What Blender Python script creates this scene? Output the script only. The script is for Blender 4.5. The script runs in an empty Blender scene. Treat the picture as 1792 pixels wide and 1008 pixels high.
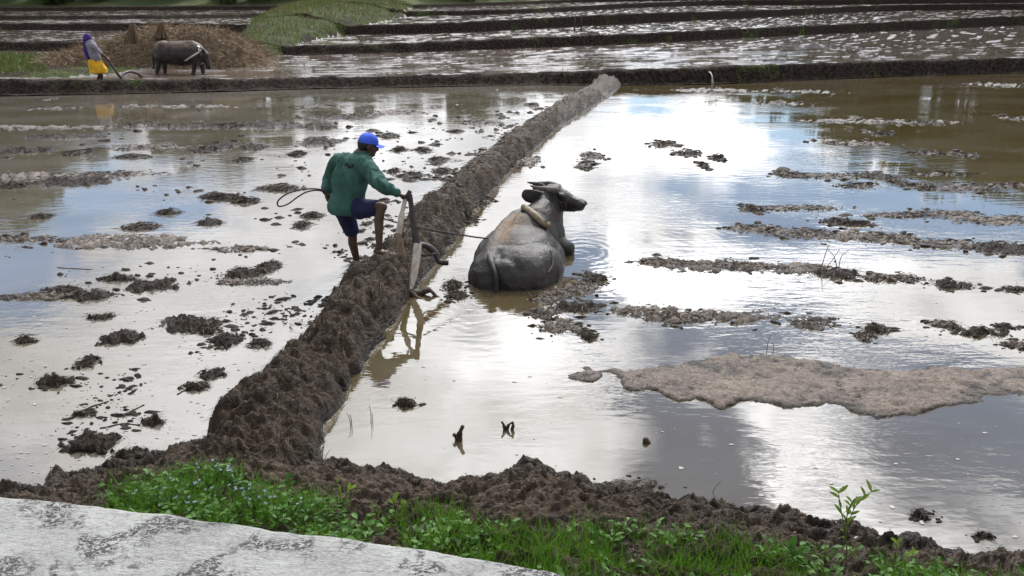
import bpy, bmesh, math, random
import numpy as np
from mathutils import Vector, Matrix, Quaternion

random.seed(7); RNG = np.random.default_rng(7)
sc = bpy.context.scene
COL = sc.collection

# ------------------------------------------------------------------ camera
CH = 2.8; PITCH = math.radians(20.0); FPX = 1406.0
cam = bpy.data.cameras.new('camera'); cam_o = bpy.data.objects.new('camera', cam); COL.objects.link(cam_o)
cam.sensor_width = 36.0; cam.lens = FPX / 1792 * 36.0; cam.clip_end = 3000; cam.clip_start = 0.05
cam_o.location = (0, 0, CH); cam_o.rotation_euler = (math.pi/2 - PITCH, 0, 0)
sc.camera = cam_o
sc.view_settings.view_transform = 'Standard'; sc.view_settings.look = 'None'
sc.view_settings.gamma = 1.0; sc.view_settings.exposure = 0.55
try: sc.cycles.use_denoising = True
except Exception: pass
sc.cycles.max_bounces = 6; sc.cycles.diffuse_bounces = 2; sc.cycles.glossy_bounces = 3
sc.cycles.transparent_max_bounces = 6; sc.cycles.sample_clamp_indirect = 6.0

FW = np.array([0, math.cos(PITCH), -math.sin(PITCH)]); UPV = np.array([0, math.sin(PITCH), math.cos(PITCH)])
def ray(px, py):
    return FW + np.array([1.0, 0, 0]) * ((px - 896) / FPX) + UPV * (-(py - 504) / FPX)
def P(px, py, z=0.0):                       # pixel -> point on a level at height z
    d = ray(px, py); t = (z - CH) / d[2]; return np.array([d[0]*t, d[1]*t, z])
def PD(px, py, D):                          # pixel -> point at ground distance D (world y)
    d = ray(px, py); t = D / d[1]; return np.array([d[0]*t, D, CH + d[2]*t])
def U(px, py):
    d = ray(px, py); return d[0] / d[1]

# ------------------------------------------------------------------ node helper
class X:
    def __init__(s, nt, sock): s.nt = nt; s.s = sock
    def m(s, op, *a, clamp=False):
        n = s.nt.nodes.new('ShaderNodeMath'); n.operation = op; n.use_clamp = clamp
        for i, v in enumerate((s,) + a):
            if isinstance(v, X): s.nt.links.new(v.s, n.inputs[i])
            else: n.inputs[i].default_value = v
        return X(s.nt, n.outputs[0])
    def __add__(s, o): return s.m('ADD', o)
    __radd__ = __add__
    def __sub__(s, o): return s.m('SUBTRACT', o)
    def __mul__(s, o): return s.m('MULTIPLY', o)
    __rmul__ = __mul__
    def __truediv__(s, o): return s.m('DIVIDE', o)
    def clamp(s): return s.m('MULTIPLY', 1.0, clamp=True)
    def ramp(s, a, b):
        n = s.nt.nodes.new('ShaderNodeMapRange'); n.clamp = True; n.interpolation_type = 'SMOOTHSTEP'
        s.nt.links.new(s.s, n.inputs[0]); n.inputs[1].default_value = a; n.inputs[2].default_value = b
        return X(s.nt, n.outputs[0])
def noise(nt, vec, scale, detail=4, rough=0.55, dist=0.0, out=0):
    n = nt.nodes.new('ShaderNodeTexNoise'); n.inputs['Scale'].default_value = scale
    n.inputs['Detail'].default_value = detail; n.inputs['Roughness'].default_value = rough
    n.inputs['Distortion'].default_value = dist
    if vec is not None: nt.links.new(vec, n.inputs['Vector'])
    return X(nt, n.outputs[out])
def voro(nt, vec, scale, feat='F1', rnd=1.0):
    n = nt.nodes.new('ShaderNodeTexVoronoi'); n.feature = feat; n.inputs['Scale'].default_value = scale
    n.inputs['Randomness'].default_value = rnd
    nt.links.new(vec, n.inputs['Vector']); return X(nt, n.outputs[0])
def scalevec(nt, vec, s, rot=(0, 0, 0)):
    n = nt.nodes.new('ShaderNodeMapping'); n.inputs['Scale'].default_value = s; n.inputs['Rotation'].default_value = rot
    nt.links.new(vec, n.inputs['Vector']); return n.outputs[0]
def mixc(nt, f, a, b):
    n = nt.nodes.new('ShaderNodeMix'); n.data_type = 'RGBA'
    if isinstance(f, X): nt.links.new(f.s, n.inputs[0])
    else: n.inputs[0].default_value = f
    for v, i in ((a, 6), (b, 7)):
        if isinstance(v, (tuple, list)): n.inputs[i].default_value = (*v[:3], 1)
        else: nt.links.new(v, n.inputs[i])
    return n.outputs[2]
def bump(nt, h, strength, dist, normal=None):
    n = nt.nodes.new('ShaderNodeBump'); n.inputs['Strength'].default_value = strength; n.inputs['Distance'].default_value = dist
    nt.links.new(h.s, n.inputs['Height'])
    if normal is not None: nt.links.new(normal, n.inputs['Normal'])
    return n.outputs[0]
def new_mat(name):
    m = bpy.data.materials.new(name); m.use_nodes = True; nt = m.node_tree
    b = nt.nodes['Principled BSDF']; return m, nt, b
def pos(nt):
    return nt.nodes.new('ShaderNodeNewGeometry').outputs['Position']
def setv(nt, b, name, v):
    i = b.inputs[name]
    if isinstance(v, X): nt.links.new(v.s, i)
    elif isinstance(v, (tuple, list)): i.default_value = (*v[:3], 1) if i.type == 'RGBA' else v
    elif isinstance(v, (int, float)): i.default_value = v
    else: nt.links.new(v, i)

# ------------------------------------------------------------------ sky and sun
SUN_AZ = math.radians(14); SUN_EL = math.radians(46)
SUNV = (math.sin(SUN_AZ)*math.cos(SUN_EL), math.cos(SUN_AZ)*math.cos(SUN_EL), math.sin(SUN_EL))
w = bpy.data.worlds.new('World'); sc.world = w; w.use_nodes = True; nt = w.node_tree
bg = nt.nodes['Background']; bg.inputs['Strength'].default_value = 0.12
sky = nt.nodes.new('ShaderNodeTexSky'); sky.sky_type = 'NISHITA'; sky.sun_disc = False
sky.sun_elevation = SUN_EL; sky.sun_rotation = SUN_AZ; sky.air_density = 1.0; sky.dust_density = 0.2; sky.ozone_density = 3.0
tc = nt.nodes.new('ShaderNodeTexCoord').outputs['Generated']
sp = nt.nodes.new('ShaderNodeSeparateXYZ'); nt.links.new(tc, sp.inputs[0])
dx, dy, dz = (X(nt, sp.outputs[i]) for i in range(3))
az = dx.m('ARCTAN2', dy); el = dz.m('ARCSINE')
den = dz.m('MAXIMUM', 0.0) + 0.22
cmb = nt.nodes.new('ShaderNodeCombineXYZ')
nt.links.new((dx/den).s, cmb.inputs[0]); nt.links.new((dy/den).s, cmb.inputs[1])
cv = cmb.outputs[0]
n1 = noise(nt, cv, 1.5, 7, 0.56, 0.3); n2 = noise(nt, cv, 3.4, 6, 0.6, 0.2); n3 = noise(nt, cv, 0.9, 3, 0.5)
azw = az + (n2 - 0.5) * 0.30 + (n1 - 0.5) * 0.22; elw = el + (noise(nt, cv, 4.6, 5, 0.6) - 0.5) * 0.16
def sky_dir(px, py):
    d = ray(px, py); d = d / np.linalg.norm(d); return math.atan2(d[0], d[1]), math.asin(-d[2])
def patch(px, py, rx, ry, amp):             # a gap in (or thickening of) the cloud cover
    a0, e0 = sky_dir(px, py)
    qa = (azw - a0) * (1406.0/rx*0.95); qe = (elw - e0) * (1406.0/ry)
    return ((qa*qa + qe*qe) * -1.0).m('EXPONENT') * amp
gap = None
for a in [(1620, 375, 300, 62, 1.0), (1385, 205, 75, 50, .7), (1125, 180, 60, 30, .5), (270, 370, 120, 60, .8),
          (0, 500, 90, 60, .7), (1010, 470, 80, 70, .75), (1300, 590, 120, 32, .75), (1230, 850, 130, 60, .75),
          (1560, 610, 260, 45, .45), (1680, 760, 170, 60, .3), (1150, 720, 120, 40, .4)]:
    g = patch(*a); gap = g if gap is None else gap + g
thick = None
for a in [(1230, 260, 170, 90, .8), (1250, 480, 160, 45, .7), (1400, 800, 110, 90, .12), (880, 570, 140, 110, .4),
          (1560, 480, 250, 50, .4), (1720, 930, 200, 60, .4), (640, 240, 130, 50, .5), (390, 450, 130, 50, .3), (230, 690, 420, 170, .45)]:
    g = patch(*a); thick = g if thick is None else thick + g
cover = ((n1 - 0.5) * 2.4 + (n2 - 0.5) * 0.9 + 0.66 - gap * 1.6 + thick * 0.4).ramp(0.15, 0.62)
sdot = dx * SUNV[0] + dy * SUNV[1] + dz * SUNV[2]
glow = sdot.m('MAXIMUM', 0.0).m('POWER', 7.0)
bright = ((n2 - 0.5) * 1.2 + (n3 - 0.5) * 0.8 + 0.55 + thick * 0.75).m('MAXIMUM', 0.22)
lum = bright * (glow * 56.0 + 8.0)
cc = nt.nodes.new('ShaderNodeCombineXYZ')
nt.links.new((lum * 0.985).s, cc.inputs[0]); nt.links.new((lum * 0.995).s, cc.inputs[1]); nt.links.new((lum * 1.03).s, cc.inputs[2])
nt.links.new(mixc(nt, cover, sky.outputs[0], cc.outputs[0]), bg.inputs['Color'])

sun = bpy.data.lights.new('sun', 'SUN'); sun.energy = 2.0; sun.angle = math.radians(6); sun.color = (1.0, 0.95, 0.87)
sun_o = bpy.data.objects.new('sun', sun); COL.objects.link(sun_o)
sun_o.rotation_euler = (-Vector(SUNV)).to_track_quat('-Z', 'Y').to_euler(); sun_o.location = (0, 0, 30)

# ------------------------------------------------------------------ numpy noise
def _hash(xi, yi, seed):
    h = (xi.astype(np.int64) * 374761393 + yi.astype(np.int64) * 668265263 + seed * 1442695041) & 0xffffffff
    h = ((h ^ (h >> 13)) * 1274126177) & 0xffffffff
    return (h ^ (h >> 16)) & 0xffffffff
def perlin(x, y, seed=0):
    xi = np.floor(x); yi = np.floor(y); fx = x - xi; fy = y - yi
    u = fx*fx*fx*(fx*(fx*6-15)+10); v = fy*fy*fy*(fy*(fy*6-15)+10)
    def g(ix, iy, ax, ay):
        a = _hash(ix, iy, seed) * (2*np.pi/4294967296.0); return np.cos(a)*ax + np.sin(a)*ay
    a = g(xi, yi, fx, fy); b = g(xi+1, yi, fx-1, fy); c = g(xi, yi+1, fx, fy-1); d = g(xi+1, yi+1, fx-1, fy-1)
    return (a + (b-a)*u + ((c + (d-c)*u) - (a + (b-a)*u))*v) * 1.5
def fbm(x, y, seed=0, octv=4, gain=0.5, lac=2.03):
    s = 0; a = 1.0; t = 0
    for i in range(octv):
        s = s + a*perlin(x, y, seed+i*17); t += a; a *= gain; x = x*lac+3.1; y = y*lac+1.7
    return s/t
def ridged(x, y, seed=0, octv=4, gain=0.55):
    s = 0; a = 1.0; t = 0
    for i in range(octv):
        s = s + a*(1-np.abs(perlin(x, y, seed+i*13))*1.6); t += a; a *= gain; x = x*2.1+5.2; y = y*2.1+1.3
    return s/t
def sstep(a, b, x):
    t = np.clip((x-a)/(b-a), 0, 1); return t*t*(3-2*t)

# ------------------------------------------------------------------ mesh helpers
def tag(o, label=None, cat=None, group=None, kind=None):
    if label: o['label'] = label
    if cat: o['category'] = cat
    if group: o['group'] = group
    if kind: o['kind'] = kind
    return o
def empty(name, loc, label=None, cat=None, group=None):
    o = bpy.data.objects.new(name, None); COL.objects.link(o); o.location = tuple(float(v) for v in loc)
    o.empty_display_size = 0.1; return tag(o, label, cat, group)
def base_of(parent):
    o = parent; l = np.zeros(3)
    while o is not None: l = l + np.array(o.location); o = o.parent
    return l
def link_mesh(name, me, mat, parent=None, smooth=True, origin=None):
    o = bpy.data.objects.new(name, me); COL.objects.link(o)
    if isinstance(mat, (list, tuple)):
        for m_ in mat: me.materials.append(m_)
    elif mat is not None: me.materials.append(mat)
    if smooth and len(me.polygons): me.polygons.foreach_set('use_smooth', np.ones(len(me.polygons), bool))
    if parent is not None: o.parent = parent
    if origin is not None: o.location = tuple(float(v) for v in origin)
    return o
def mesh_obj(name, V, F, mat, parent=None, smooth=True, origin=None):
    """V in world coordinates; stored relative to the parent's base (or to origin)."""
    V = np.asarray(V, float); off = base_of(parent) if parent is not None else (np.zeros(3) if origin is None else np.array(origin, float))
    me = bpy.data.meshes.new(name); me.from_pydata((V-off).tolist(), [], [list(map(int, f)) for f in F]); me.update()
    return link_mesh(name, me, mat, parent, smooth, None if parent is not None else origin)
def quads_obj(name, V, Q, mat, parent=None, smooth=True, attr=None, origin=None):
    """fast: Q is (n,3) or (n,4) int array"""
    V = np.asarray(V, np.float64); k = Q.shape[1]; n = len(Q)
    off = base_of(parent) if parent is not None else (np.zeros(3) if origin is None else np.array(origin, float))
    me = bpy.data.meshes.new(name); me.vertices.add(len(V)); me.vertices.foreach_set('co', (V-off).astype(np.float32).ravel())
    me.loops.add(n*k); me.loops.foreach_set('vertex_index', Q.astype(np.int32).ravel())
    me.polygons.add(n); me.polygons.foreach_set('loop_start', np.arange(0, n*k, k, dtype=np.int32))
    me.polygons.foreach_set('loop_total', np.full(n, k, np.int32))
    if attr is not None:
        for an, av in attr.items():
            a = me.attributes.new(an, 'FLOAT', 'POINT'); a.data.foreach_set('value', np.asarray(av, np.float32))
    me.update(calc_edges=True); me.validate()
    return link_mesh(name, me, mat, parent, smooth, None if parent is not None else origin)
def sub_grid(name, V, Q, mask, mat, attr=None, **kw):
    q = Q[mask]
    if len(q) == 0: return None
    ids, inv = np.unique(q, return_inverse=True); inv = inv.reshape(q.shape)
    return quads_obj(name, V[ids], inv, mat, attr=None if attr is None else {k: v[ids] for k, v in attr.items()}, **kw)
def grid_quads(nr, nc):
    i = np.arange(nr*nc).reshape(nr, nc)
    return np.stack([i[:-1, :-1], i[:-1, 1:], i[1:, 1:], i[1:, :-1]], -1).reshape(-1, 4)

# solid primitives collected then voxel-remeshed into one continuous skin
class Solid:
    def __init__(s): s.V = []; s.F = []; s.n = 0
    def add(s, V, F):
        s.V.append(np.asarray(V, float)); s.F += [[i+s.n for i in f] for f in F]; s.n += len(V); return s
    def ball(s, c, r, rot=None, nu=16, nv=10):
        c = np.array(c, float); r = np.array(r if hasattr(r, '__len__') else (r, r, r), float); V = []
        V.append((0, 0, 1))
        for j in range(1, nv):
            t = math.pi*j/nv
            for i in range(nu): a = 2*math.pi*i/nu; V.append((math.sin(t)*math.cos(a), math.sin(t)*math.sin(a), math.cos(t)))
        V.append((0, 0, -1)); V = np.array(V)*r
        if rot is not None: V = V @ np.array(rot.to_matrix()).T
        F = [(0, 1+i, 1+(i+1) % nu) for i in range(nu)]
        for j in range(nv-2):
            for i in range(nu):
                a = 1+j*nu+i; b = 1+j*nu+(i+1) % nu; F.append((a, a+nu, b+nu, b))
        l = len(V)-1; o = 1+(nv-2)*nu
        F += [(l, o+(i+1) % nu, o+i) for i in range(nu)]
        return s.add(V+c, F)
    def cap(s, p0, p1, r0, r1, n=14):
        p0 = np.array(p0, float); p1 = np.array(p1, float); L = np.linalg.norm(p1-p0)
        steps = max(2, int(L/max(min(r0, r1)*0.5, 1e-4))+1); steps = min(steps, 12)
        pts = [p0+(p1-p0)*k/steps for k in range(steps+1)]; rs = [r0+(r1-r0)*k/steps for k in range(steps+1)]
        s.tube(pts, rs, n); s.ball(p0, r0*0.998, nu=12, nv=8); s.ball(p1, r1*0.998, nu=12, nv=8); return s
    def tube(s, pts, rs, n=10, flat=None):
        pts = [np.array(p, float) for p in pts]; m = len(pts); V = []
        if not hasattr(rs, '__len__'): rs = [rs]*m
        prev = None
        for k in range(m):
            t = pts[min(k+1, m-1)]-pts[max(k-1, 0)]; t = t/(np.linalg.norm(t)+1e-12)
            if prev is None:
                a = np.array([0, 0, 1.0]) if abs(t[2]) < 0.9 else np.array([1.0, 0, 0])
            else: a = prev
            a = a-t*np.dot(a, t); a = a/(np.linalg.norm(a)+1e-12); b = np.cross(t, a); prev = a
            for i in range(n):
                q = 2*math.pi*i/n; r = rs[k]; fl = 1.0 if flat is None else flat
                V.append(pts[k]+a*math.cos(q)*r+b*math.sin(q)*r*fl)
        F = [(k*n+i, k*n+(i+1) % n, (k+1)*n+(i+1) % n, (k+1)*n+i) for k in range(m-1) for i in range(n)]
        F += [list(range(n))[::-1], [(m-1)*n+i for i in range(n)]]
        return s.add(V, F)
    def loft(s, rings):                     # rings: (centre, axis a, axis b) ellipses
        V = []; n = 24
        for c, a, b in rings:
            c = np.array(c, float); a = np.array(a, float); b = np.array(b, float)
            for i in range(n): q = 2*math.pi*i/n; V.append(c+a*math.cos(q)+b*math.sin(q))
        m = len(rings)
        F = [(k*n+i, k*n+(i+1) % n, (k+1)*n+(i+1) % n, (k+1)*n+i) for k in range(m-1) for i in range(n)]
        F += [list(range(n))[::-1], [(m-1)*n+i for i in range(n)]]
        return s.add(V, F)
    def out(s, name, mat, parent=None, smooth=True, origin=None):
        return mesh_obj(name, np.concatenate(s.V), s.F, mat, parent, smooth, origin)
    def skin(s, name, mat, parent=None, voxel=0.012, iters=6, disp=None, origin=None, attrs=None):
        me = bpy.data.meshes.new('tmp'); me.from_pydata(np.concatenate(s.V).tolist(), [], s.F); me.update()
        bm = bmesh.new(); bm.from_mesh(me); bmesh.ops.recalc_face_normals(bm, faces=bm.faces); bm.to_mesh(me); bm.free()
        o = bpy.data.objects.new('tmp', me); COL.objects.link(o)
        r = o.modifiers.new('r', 'REMESH'); r.mode = 'VOXEL'; r.voxel_size = voxel; r.use_smooth_shade = True
        if iters:
            sm = o.modifiers.new('s', 'SMOOTH'); sm.factor = 0.5; sm.iterations = iters
        dg = bpy.context.evaluated_depsgraph_get()
        m2 = bpy.data.meshes.new_from_object(o.evaluated_get(dg)); bpy.data.objects.remove(o); bpy.data.meshes.remove(me)
        n = len(m2.vertices); V = np.empty(n*3, np.float32); m2.vertices.foreach_get('co', V); V = V.reshape(-1, 3).astype(float)
        if disp is not None:
            N = np.empty(n*3, np.float32); m2.vertex_normals.foreach_get('vector', N); N = N.reshape(-1, 3)
            V = V + N*disp(V)[:, None]
        off = base_of(parent) if parent is not None else (np.zeros(3) if origin is None else np.array(origin, float))
        m2.vertices.foreach_set('co', (V-off).astype(np.float32).ravel()); m2.name = name
        if attrs:
            for k_, fn in attrs.items():
                a = m2.attributes.new(k_, 'FLOAT', 'POINT'); a.data.foreach_set('value', np.asarray(fn(V), np.float32))
        m2.update(); m2.materials.clear()
        return link_mesh(name, m2, mat, parent, True, None if parent is not None else origin)
def n3(V, s, seed=0):                        # cheap 3d-ish noise from two planes
    return (fbm(V[:, 0]*s+V[:, 2]*s*0.7, V[:, 1]*s-V[:, 2]*s*0.6, seed, 3)+fbm(V[:, 2]*s, V[:, 0]*s*0.8-V[:, 1]*s*0.5, seed+5, 3))*0.5
def spline(pts, n=8):
    pts = [np.array(p, float) for p in pts]; out = []
    q = [pts[0]*2-pts[1]]+pts+[pts[-1]*2-pts[-2]]
    for i in range(1, len(q)-2):
        for k in range(n):
            t = k/n; a, b, c, d = q[i-1:i+3]
            out.append(0.5*((2*b)+(c-a)*t+(2*a-5*b+4*c-d)*t*t+(3*b-a-3*c+d)*t**3))
    out.append(pts[-1]); return out

# ------------------------------------------------------------------ materials
def attr_node(nt, name):
    n = nt.nodes.new('ShaderNodeAttribute'); n.attribute_name = name; return X(nt, n.outputs['Fac'])
def mud_mat(name, dark, light, r0, r1, bs=1.0, bd=0.02, stretch=(1, 1, 1), use_wet=True, spec=0.5, sc_=14, wk=0.45):
    m, nt, b = new_mat(name); p = pos(nt); ps = scalevec(nt, p, stretch)
    na = noise(nt, p, 1.7, 5, 0.6); nb = noise(nt, ps, sc_, 8, 0.68, 0.8); nc = noise(nt, ps, sc_*4, 4, 0.6)
    f = ((na-0.5)*1.1+(nb-0.5)*1.9+0.55).clamp()
    if use_wet:
        wet = attr_node(nt, 'wet'); f = (f - wet*wk).clamp()
        rough = ((nb-0.5)*0.5 + r1).clamp() - wet*(r1-r0)
    else: rough = ((nb-0.5)*0.6+(r0+r1)*0.5).clamp()
    setv(nt, b, 'Base Color', mixc(nt, f, dark, light)); setv(nt, b, 'Roughness', rough.m('MAXIMUM', 0.12))
    setv(nt, b, 'Specular IOR Level', spec)
    h = nb*1.0+nc*0.35
    setv(nt, b, 'Normal', bump(nt, h, bs, bd)); return m
M = {}
M['dike'] = mud_mat('dike_mud', (0.006, 0.0042, 0.003), (0.105, 0.074, 0.051), 0.30, 0.72, 1.0, 0.085, spec=0.25, sc_=9, stretch=(1.0, 0.55, 1.3))
M['bank'] = mud_mat('bank_mud', (0.008, 0.0055, 0.004), (0.125, 0.092, 0.067), 0.32, 0.72, 1.0, 0.060, spec=0.25, sc_=11, stretch=(0.6, 1.2, 1.2))
M['clump'] = mud_mat('clump_mud', (0.007, 0.005, 0.004), (0.048, 0.036, 0.028), 0.35, 0.65, 1.0, 0.06, spec=0.18, sc_=10)
M['flat'] = mud_mat('flat_mud', (0.016, 0.012, 0.009), (0.300, 0.240, 0.200), 0.40, 0.62, 1.0, 0.030, spec=0.3, sc_=26, wk=0.55)
M['bed'] = mud_mat('bed_mud', (0.012, 0.009, 0.007), (0.085, 0.066, 0.052), 0.28, 0.5, 1.0, 0.04, spec=0.3)
M['terrace_mud'] = mud_mat('terrace_mud', (0.022, 0.014, 0.012), (0.100, 0.074, 0.068), 0.20, 0.34, 1.0, 0.05, (0.5, 1.6, 1), use_wet=False, spec=0.6)

def bank_grass_mat(name, green):
    m, nt, b = new_mat(name); p = pos(nt)
    na = noise(nt, p, 0.55, 4, 0.6); nb = noise(nt, p, 9, 6, 0.65)
    mud = mixc(nt, nb.ramp(0.35, 0.7), (0.008, 0.006, 0.005), (0.055, 0.040, 0.032))
    gr = mixc(nt, nb.ramp(0.35, 0.65), (0.022, 0.034, 0.009), (0.068, 0.088, 0.024))
    setv(nt, b, 'Base Color', mixc(nt, (na*0.8+nb*0.2).ramp(green, green+0.12), mud, gr)); setv(nt, b, 'Roughness', 0.85); setv(nt, b, 'Specular IOR Level', 0.1)
    setv(nt, b, 'Normal', bump(nt, nb, 1.0, 0.12)); return m
M['terrace_bank'] = bank_grass_mat('terrace_bank', 0.55)
M['ridge'] = bank_grass_mat('ridge', 0.40)

def water_mat(name, c1, c2, amp, ior=1.5, rings=None, film=0.0):
    m, nt, b = new_mat(name); p = pos(nt)
    na = noise(nt, scalevec(nt, p, (0.5, 1.0, 1)), 0.8, 4, 0.55)
    setv(nt, b, 'Base Color', mixc(nt, na.ramp(0.3, 0.7), c1, c2))
    nf = noise(nt, scalevec(nt, p, (1.0, 2.2, 1)), 6.0, 4, 0.6)
    setv(nt, b, 'Roughness', (nf.ramp(0.5, 0.8)*film + 0.015)); setv(nt, b, 'IOR', ior)
    calm = noise(nt, p, 0.5, 2, 0.5).ramp(0.42, 0.62)
    h = noise(nt, scalevec(nt, p, (1.0, 2.6, 1)), 3.2, 3, 0.5)*(calm*0.9+0.25)*0.010 + noise(nt, scalevec(nt, p, (1.4, 4.2, 1)), 9.0, 2, 0.5)*calm*0.0022
    if rings:
        s = nt.nodes.new('ShaderNodeSeparateXYZ'); nt.links.new(p, s.inputs[0]); px, py = X(nt, s.outputs[0]), X(nt, s.outputs[1])
        for (cx, cy, k, a, fall) in rings:
            d = ((px-cx)*(px-cx)+(py-cy)*(py-cy)).m('SQRT') + (noise(nt, p, 1.6, 3)-0.5)*0.5
            h = h + (d*k).m('SINE')*((d*(-1.0/fall)).m('EXPONENT'))*a
    setv(nt, b, 'Normal', bump(nt, h, amp, 1.0)); return m
M['water_l'] = water_mat('turbid_water_pale', (0.088, 0.074, 0.050), (0.135, 0.122, 0.105), 0.30, 1.9, film=0.26)
M['water_r'] = water_mat('turbid_water_brown', (0.060, 0.044, 0.018), (0.085, 0.072, 0.046), 0.32, 1.8,
                         rings=[(0.75, 8.9, 40, 0.0008, 1.1), (-0.3, 7.3, 46, 0.0009, 0.8)])
M['water_t'] = water_mat('terrace_water', (0.10, 0.075, 0.060), (0.15, 0.125, 0.105), 1.0, 1.5, film=0.35)

def plain(name, c1, c2, scale=8, rough=0.7, bs=0.3, bd=0.01, bscale=40, spec=0.4, stretch=(1, 1, 1)):
    m, nt, b = new_mat(name); tcn = nt.nodes.new('ShaderNodeTexCoord').outputs['Object']; v = scalevec(nt, tcn, stretch)
    na = noise(nt, v, scale, 5, 0.6)
    setv(nt, b, 'Base Color', mixc(nt, na.ramp(0.3, 0.7), c1, c2)); setv(nt, b, 'Roughness', rough); setv(nt, b, 'Specular IOR Level', spec)
    setv(nt, b, 'Normal', bump(nt, noise(nt, v, bscale, 4, 0.6), bs, bd)); return m
def leaf_mat(name, c1, c2, rough=0.5, trans=0.35):
    m, nt, b = new_mat(name); setv(nt, b, 'Specular IOR Level', 0.25); t = attr_node(nt, 'tint'); nz = noise(nt, pos(nt), 5, 3)
    c = mixc(nt, (t*0.8+nz*0.4-0.1).clamp(), c1, c2); setv(nt, b, 'Base Color', c); setv(nt, b, 'Roughness', rough)
    tr = nt.nodes.new('ShaderNodeBsdfTranslucent'); nt.links.new(c, tr.inputs[0])
    mx = nt.nodes.new('ShaderNodeMixShader'); mx.inputs[0].default_value = trans
    nt.links.new(b.outputs[0], mx.inputs[1]); nt.links.new(tr.outputs[0], mx.inputs[2])
    nt.links.new(mx.outputs[0], nt.nodes['Material Output'].inputs[0]); return m
M['grass'] = leaf_mat('grass', (0.022, 0.075, 0.005), (0.125, 0.265, 0.020), trans=0.4)
M['weed'] = leaf_mat('weed', (0.020, 0.080, 0.008), (0.095, 0.215, 0.030), trans=0.35)
M['sprout'] = leaf_mat('sprout', (0.100, 0.190, 0.020), (0.200, 0.300, 0.050))
M['dry_grass'] = leaf_mat('dry_grass', (0.150, 0.110, 0.050), (0.300, 0.240, 0.120), trans=0.2)
M['far_grass'] = leaf_mat('far_grass', (0.040, 0.066, 0.012), (0.115, 0.150, 0.036))
M['straw'] = leaf_mat('straw', (0.100, 0.068, 0.040), (0.310, 0.225, 0.145), rough=0.6, trans=0.15)
M['fibre'] = leaf_mat('mud_fibre', (0.008, 0.006, 0.004), (0.150, 0.108, 0.074), rough=0.6, trans=0.0)
M['straw_core'] = plain('straw_core', (0.07, 0.047, 0.027), (0.22, 0.16, 0.100), 6, 0.85, 1.0, 0.05, 18)
M['flower'] = plain('flower', (0.50, 0.52, 0.75), (0.70, 0.72, 0.85), 30, 0.6)
M['stem'] = plain('stem', (0.060, 0.050, 0.020), (0.10, 0.12, 0.03), 30, 0.6)
M['tree_leaf'] = leaf_mat('tree_leaf', (0.030, 0.055, 0.014), (0.075, 0.110, 0.028))
M['trunk'] = plain('trunk', (0.05, 0.04, 0.03), (0.12, 0.10, 0.08), 3, 0.9)
M['wood_light'] = plain('wood_light', (0.32, 0.27, 0.23), (0.58, 0.53, 0.48), 9, 0.6, 0.4, 0.004, 60, stretch=(4, 4, 1))
M['wood_tan'] = plain('wood_tan', (0.10, 0.070, 0.048), (0.20, 0.150, 0.110), 9, 0.7, 0.4, 0.004, 60, stretch=(4, 4, 1))
M['wood_dark'] = plain('wood_dark', (0.012, 0.009, 0.009), (0.040, 0.030, 0.028), 9, 0.45, 0.5, 0.004, 60, stretch=(4, 4, 1))
M['wood_yoke'] = plain('wood_yoke', (0.13, 0.10, 0.065), (0.27, 0.22, 0.15), 12, 0.6, 0.5, 0.004, 50)
M['rope'] = plain('rope', (0.025, 0.020, 0.018), (0.08, 0.065, 0.055), 40, 0.8)
M['rope_light'] = plain('rope_light', (0.12, 0.10, 0.08), (0.25, 0.21, 0.17), 40, 0.8)
M['skin'] = plain('skin', (0.050, 0.026, 0.017), (0.085, 0.045, 0.030), 9, 0.5, 0.2, 0.003, 80)
M['hair'] = plain('hair', (0.008, 0.007, 0.007), (0.02, 0.018, 0.017), 60, 0.5)
M['navy'] = plain('navy_cloth', (0.006, 0.008, 0.034), (0.011, 0.016, 0.065), 5, 0.85, 0.4, 0.004, 90)
M['blue_cap'] = plain('blue_cap', (0.030, 0.085, 0.560), (0.045, 0.130, 0.720), 7, 0.75, 0.3, 0.002, 150)
M['yellow'] = plain('yellow_cloth', (0.50, 0.25, 0.010), (0.72, 0.42, 0.015), 6, 0.8)
M['purple'] = plain('purple_cloth', (0.030, 0.012, 0.130), (0.055, 0.025, 0.200), 6, 0.8)
M['grey_cloth'] = plain('grey_cloth', (0.16, 0.15, 0.19), (0.26, 0.25, 0.29), 6, 0.85)
M['eye'] = plain('eye', (0.004, 0.004, 0.004), (0.01, 0.008, 0.007), 6, 0.15)
M['horn'] = plain('horn', (0.030, 0.024, 0.020), (0.13, 0.105, 0.085), 14, 0.5, 0.5, 0.006, 60, stretch=(2, 1, 1))
M['foam'] = plain('foam', (0.22, 0.21, 0.19), (0.36, 0.35, 0.33), 20, 0.6)
M['rotten'] = plain('rotten_wood', (0.018, 0.010, 0.007), (0.085, 0.050, 0.030), 25, 0.5, 0.6, 0.01, 60)
M['white_paint'] = plain('white_paint', (0.6, 0.6, 0.58), (0.75, 0.75, 0.72), 9, 0.6)

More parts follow.
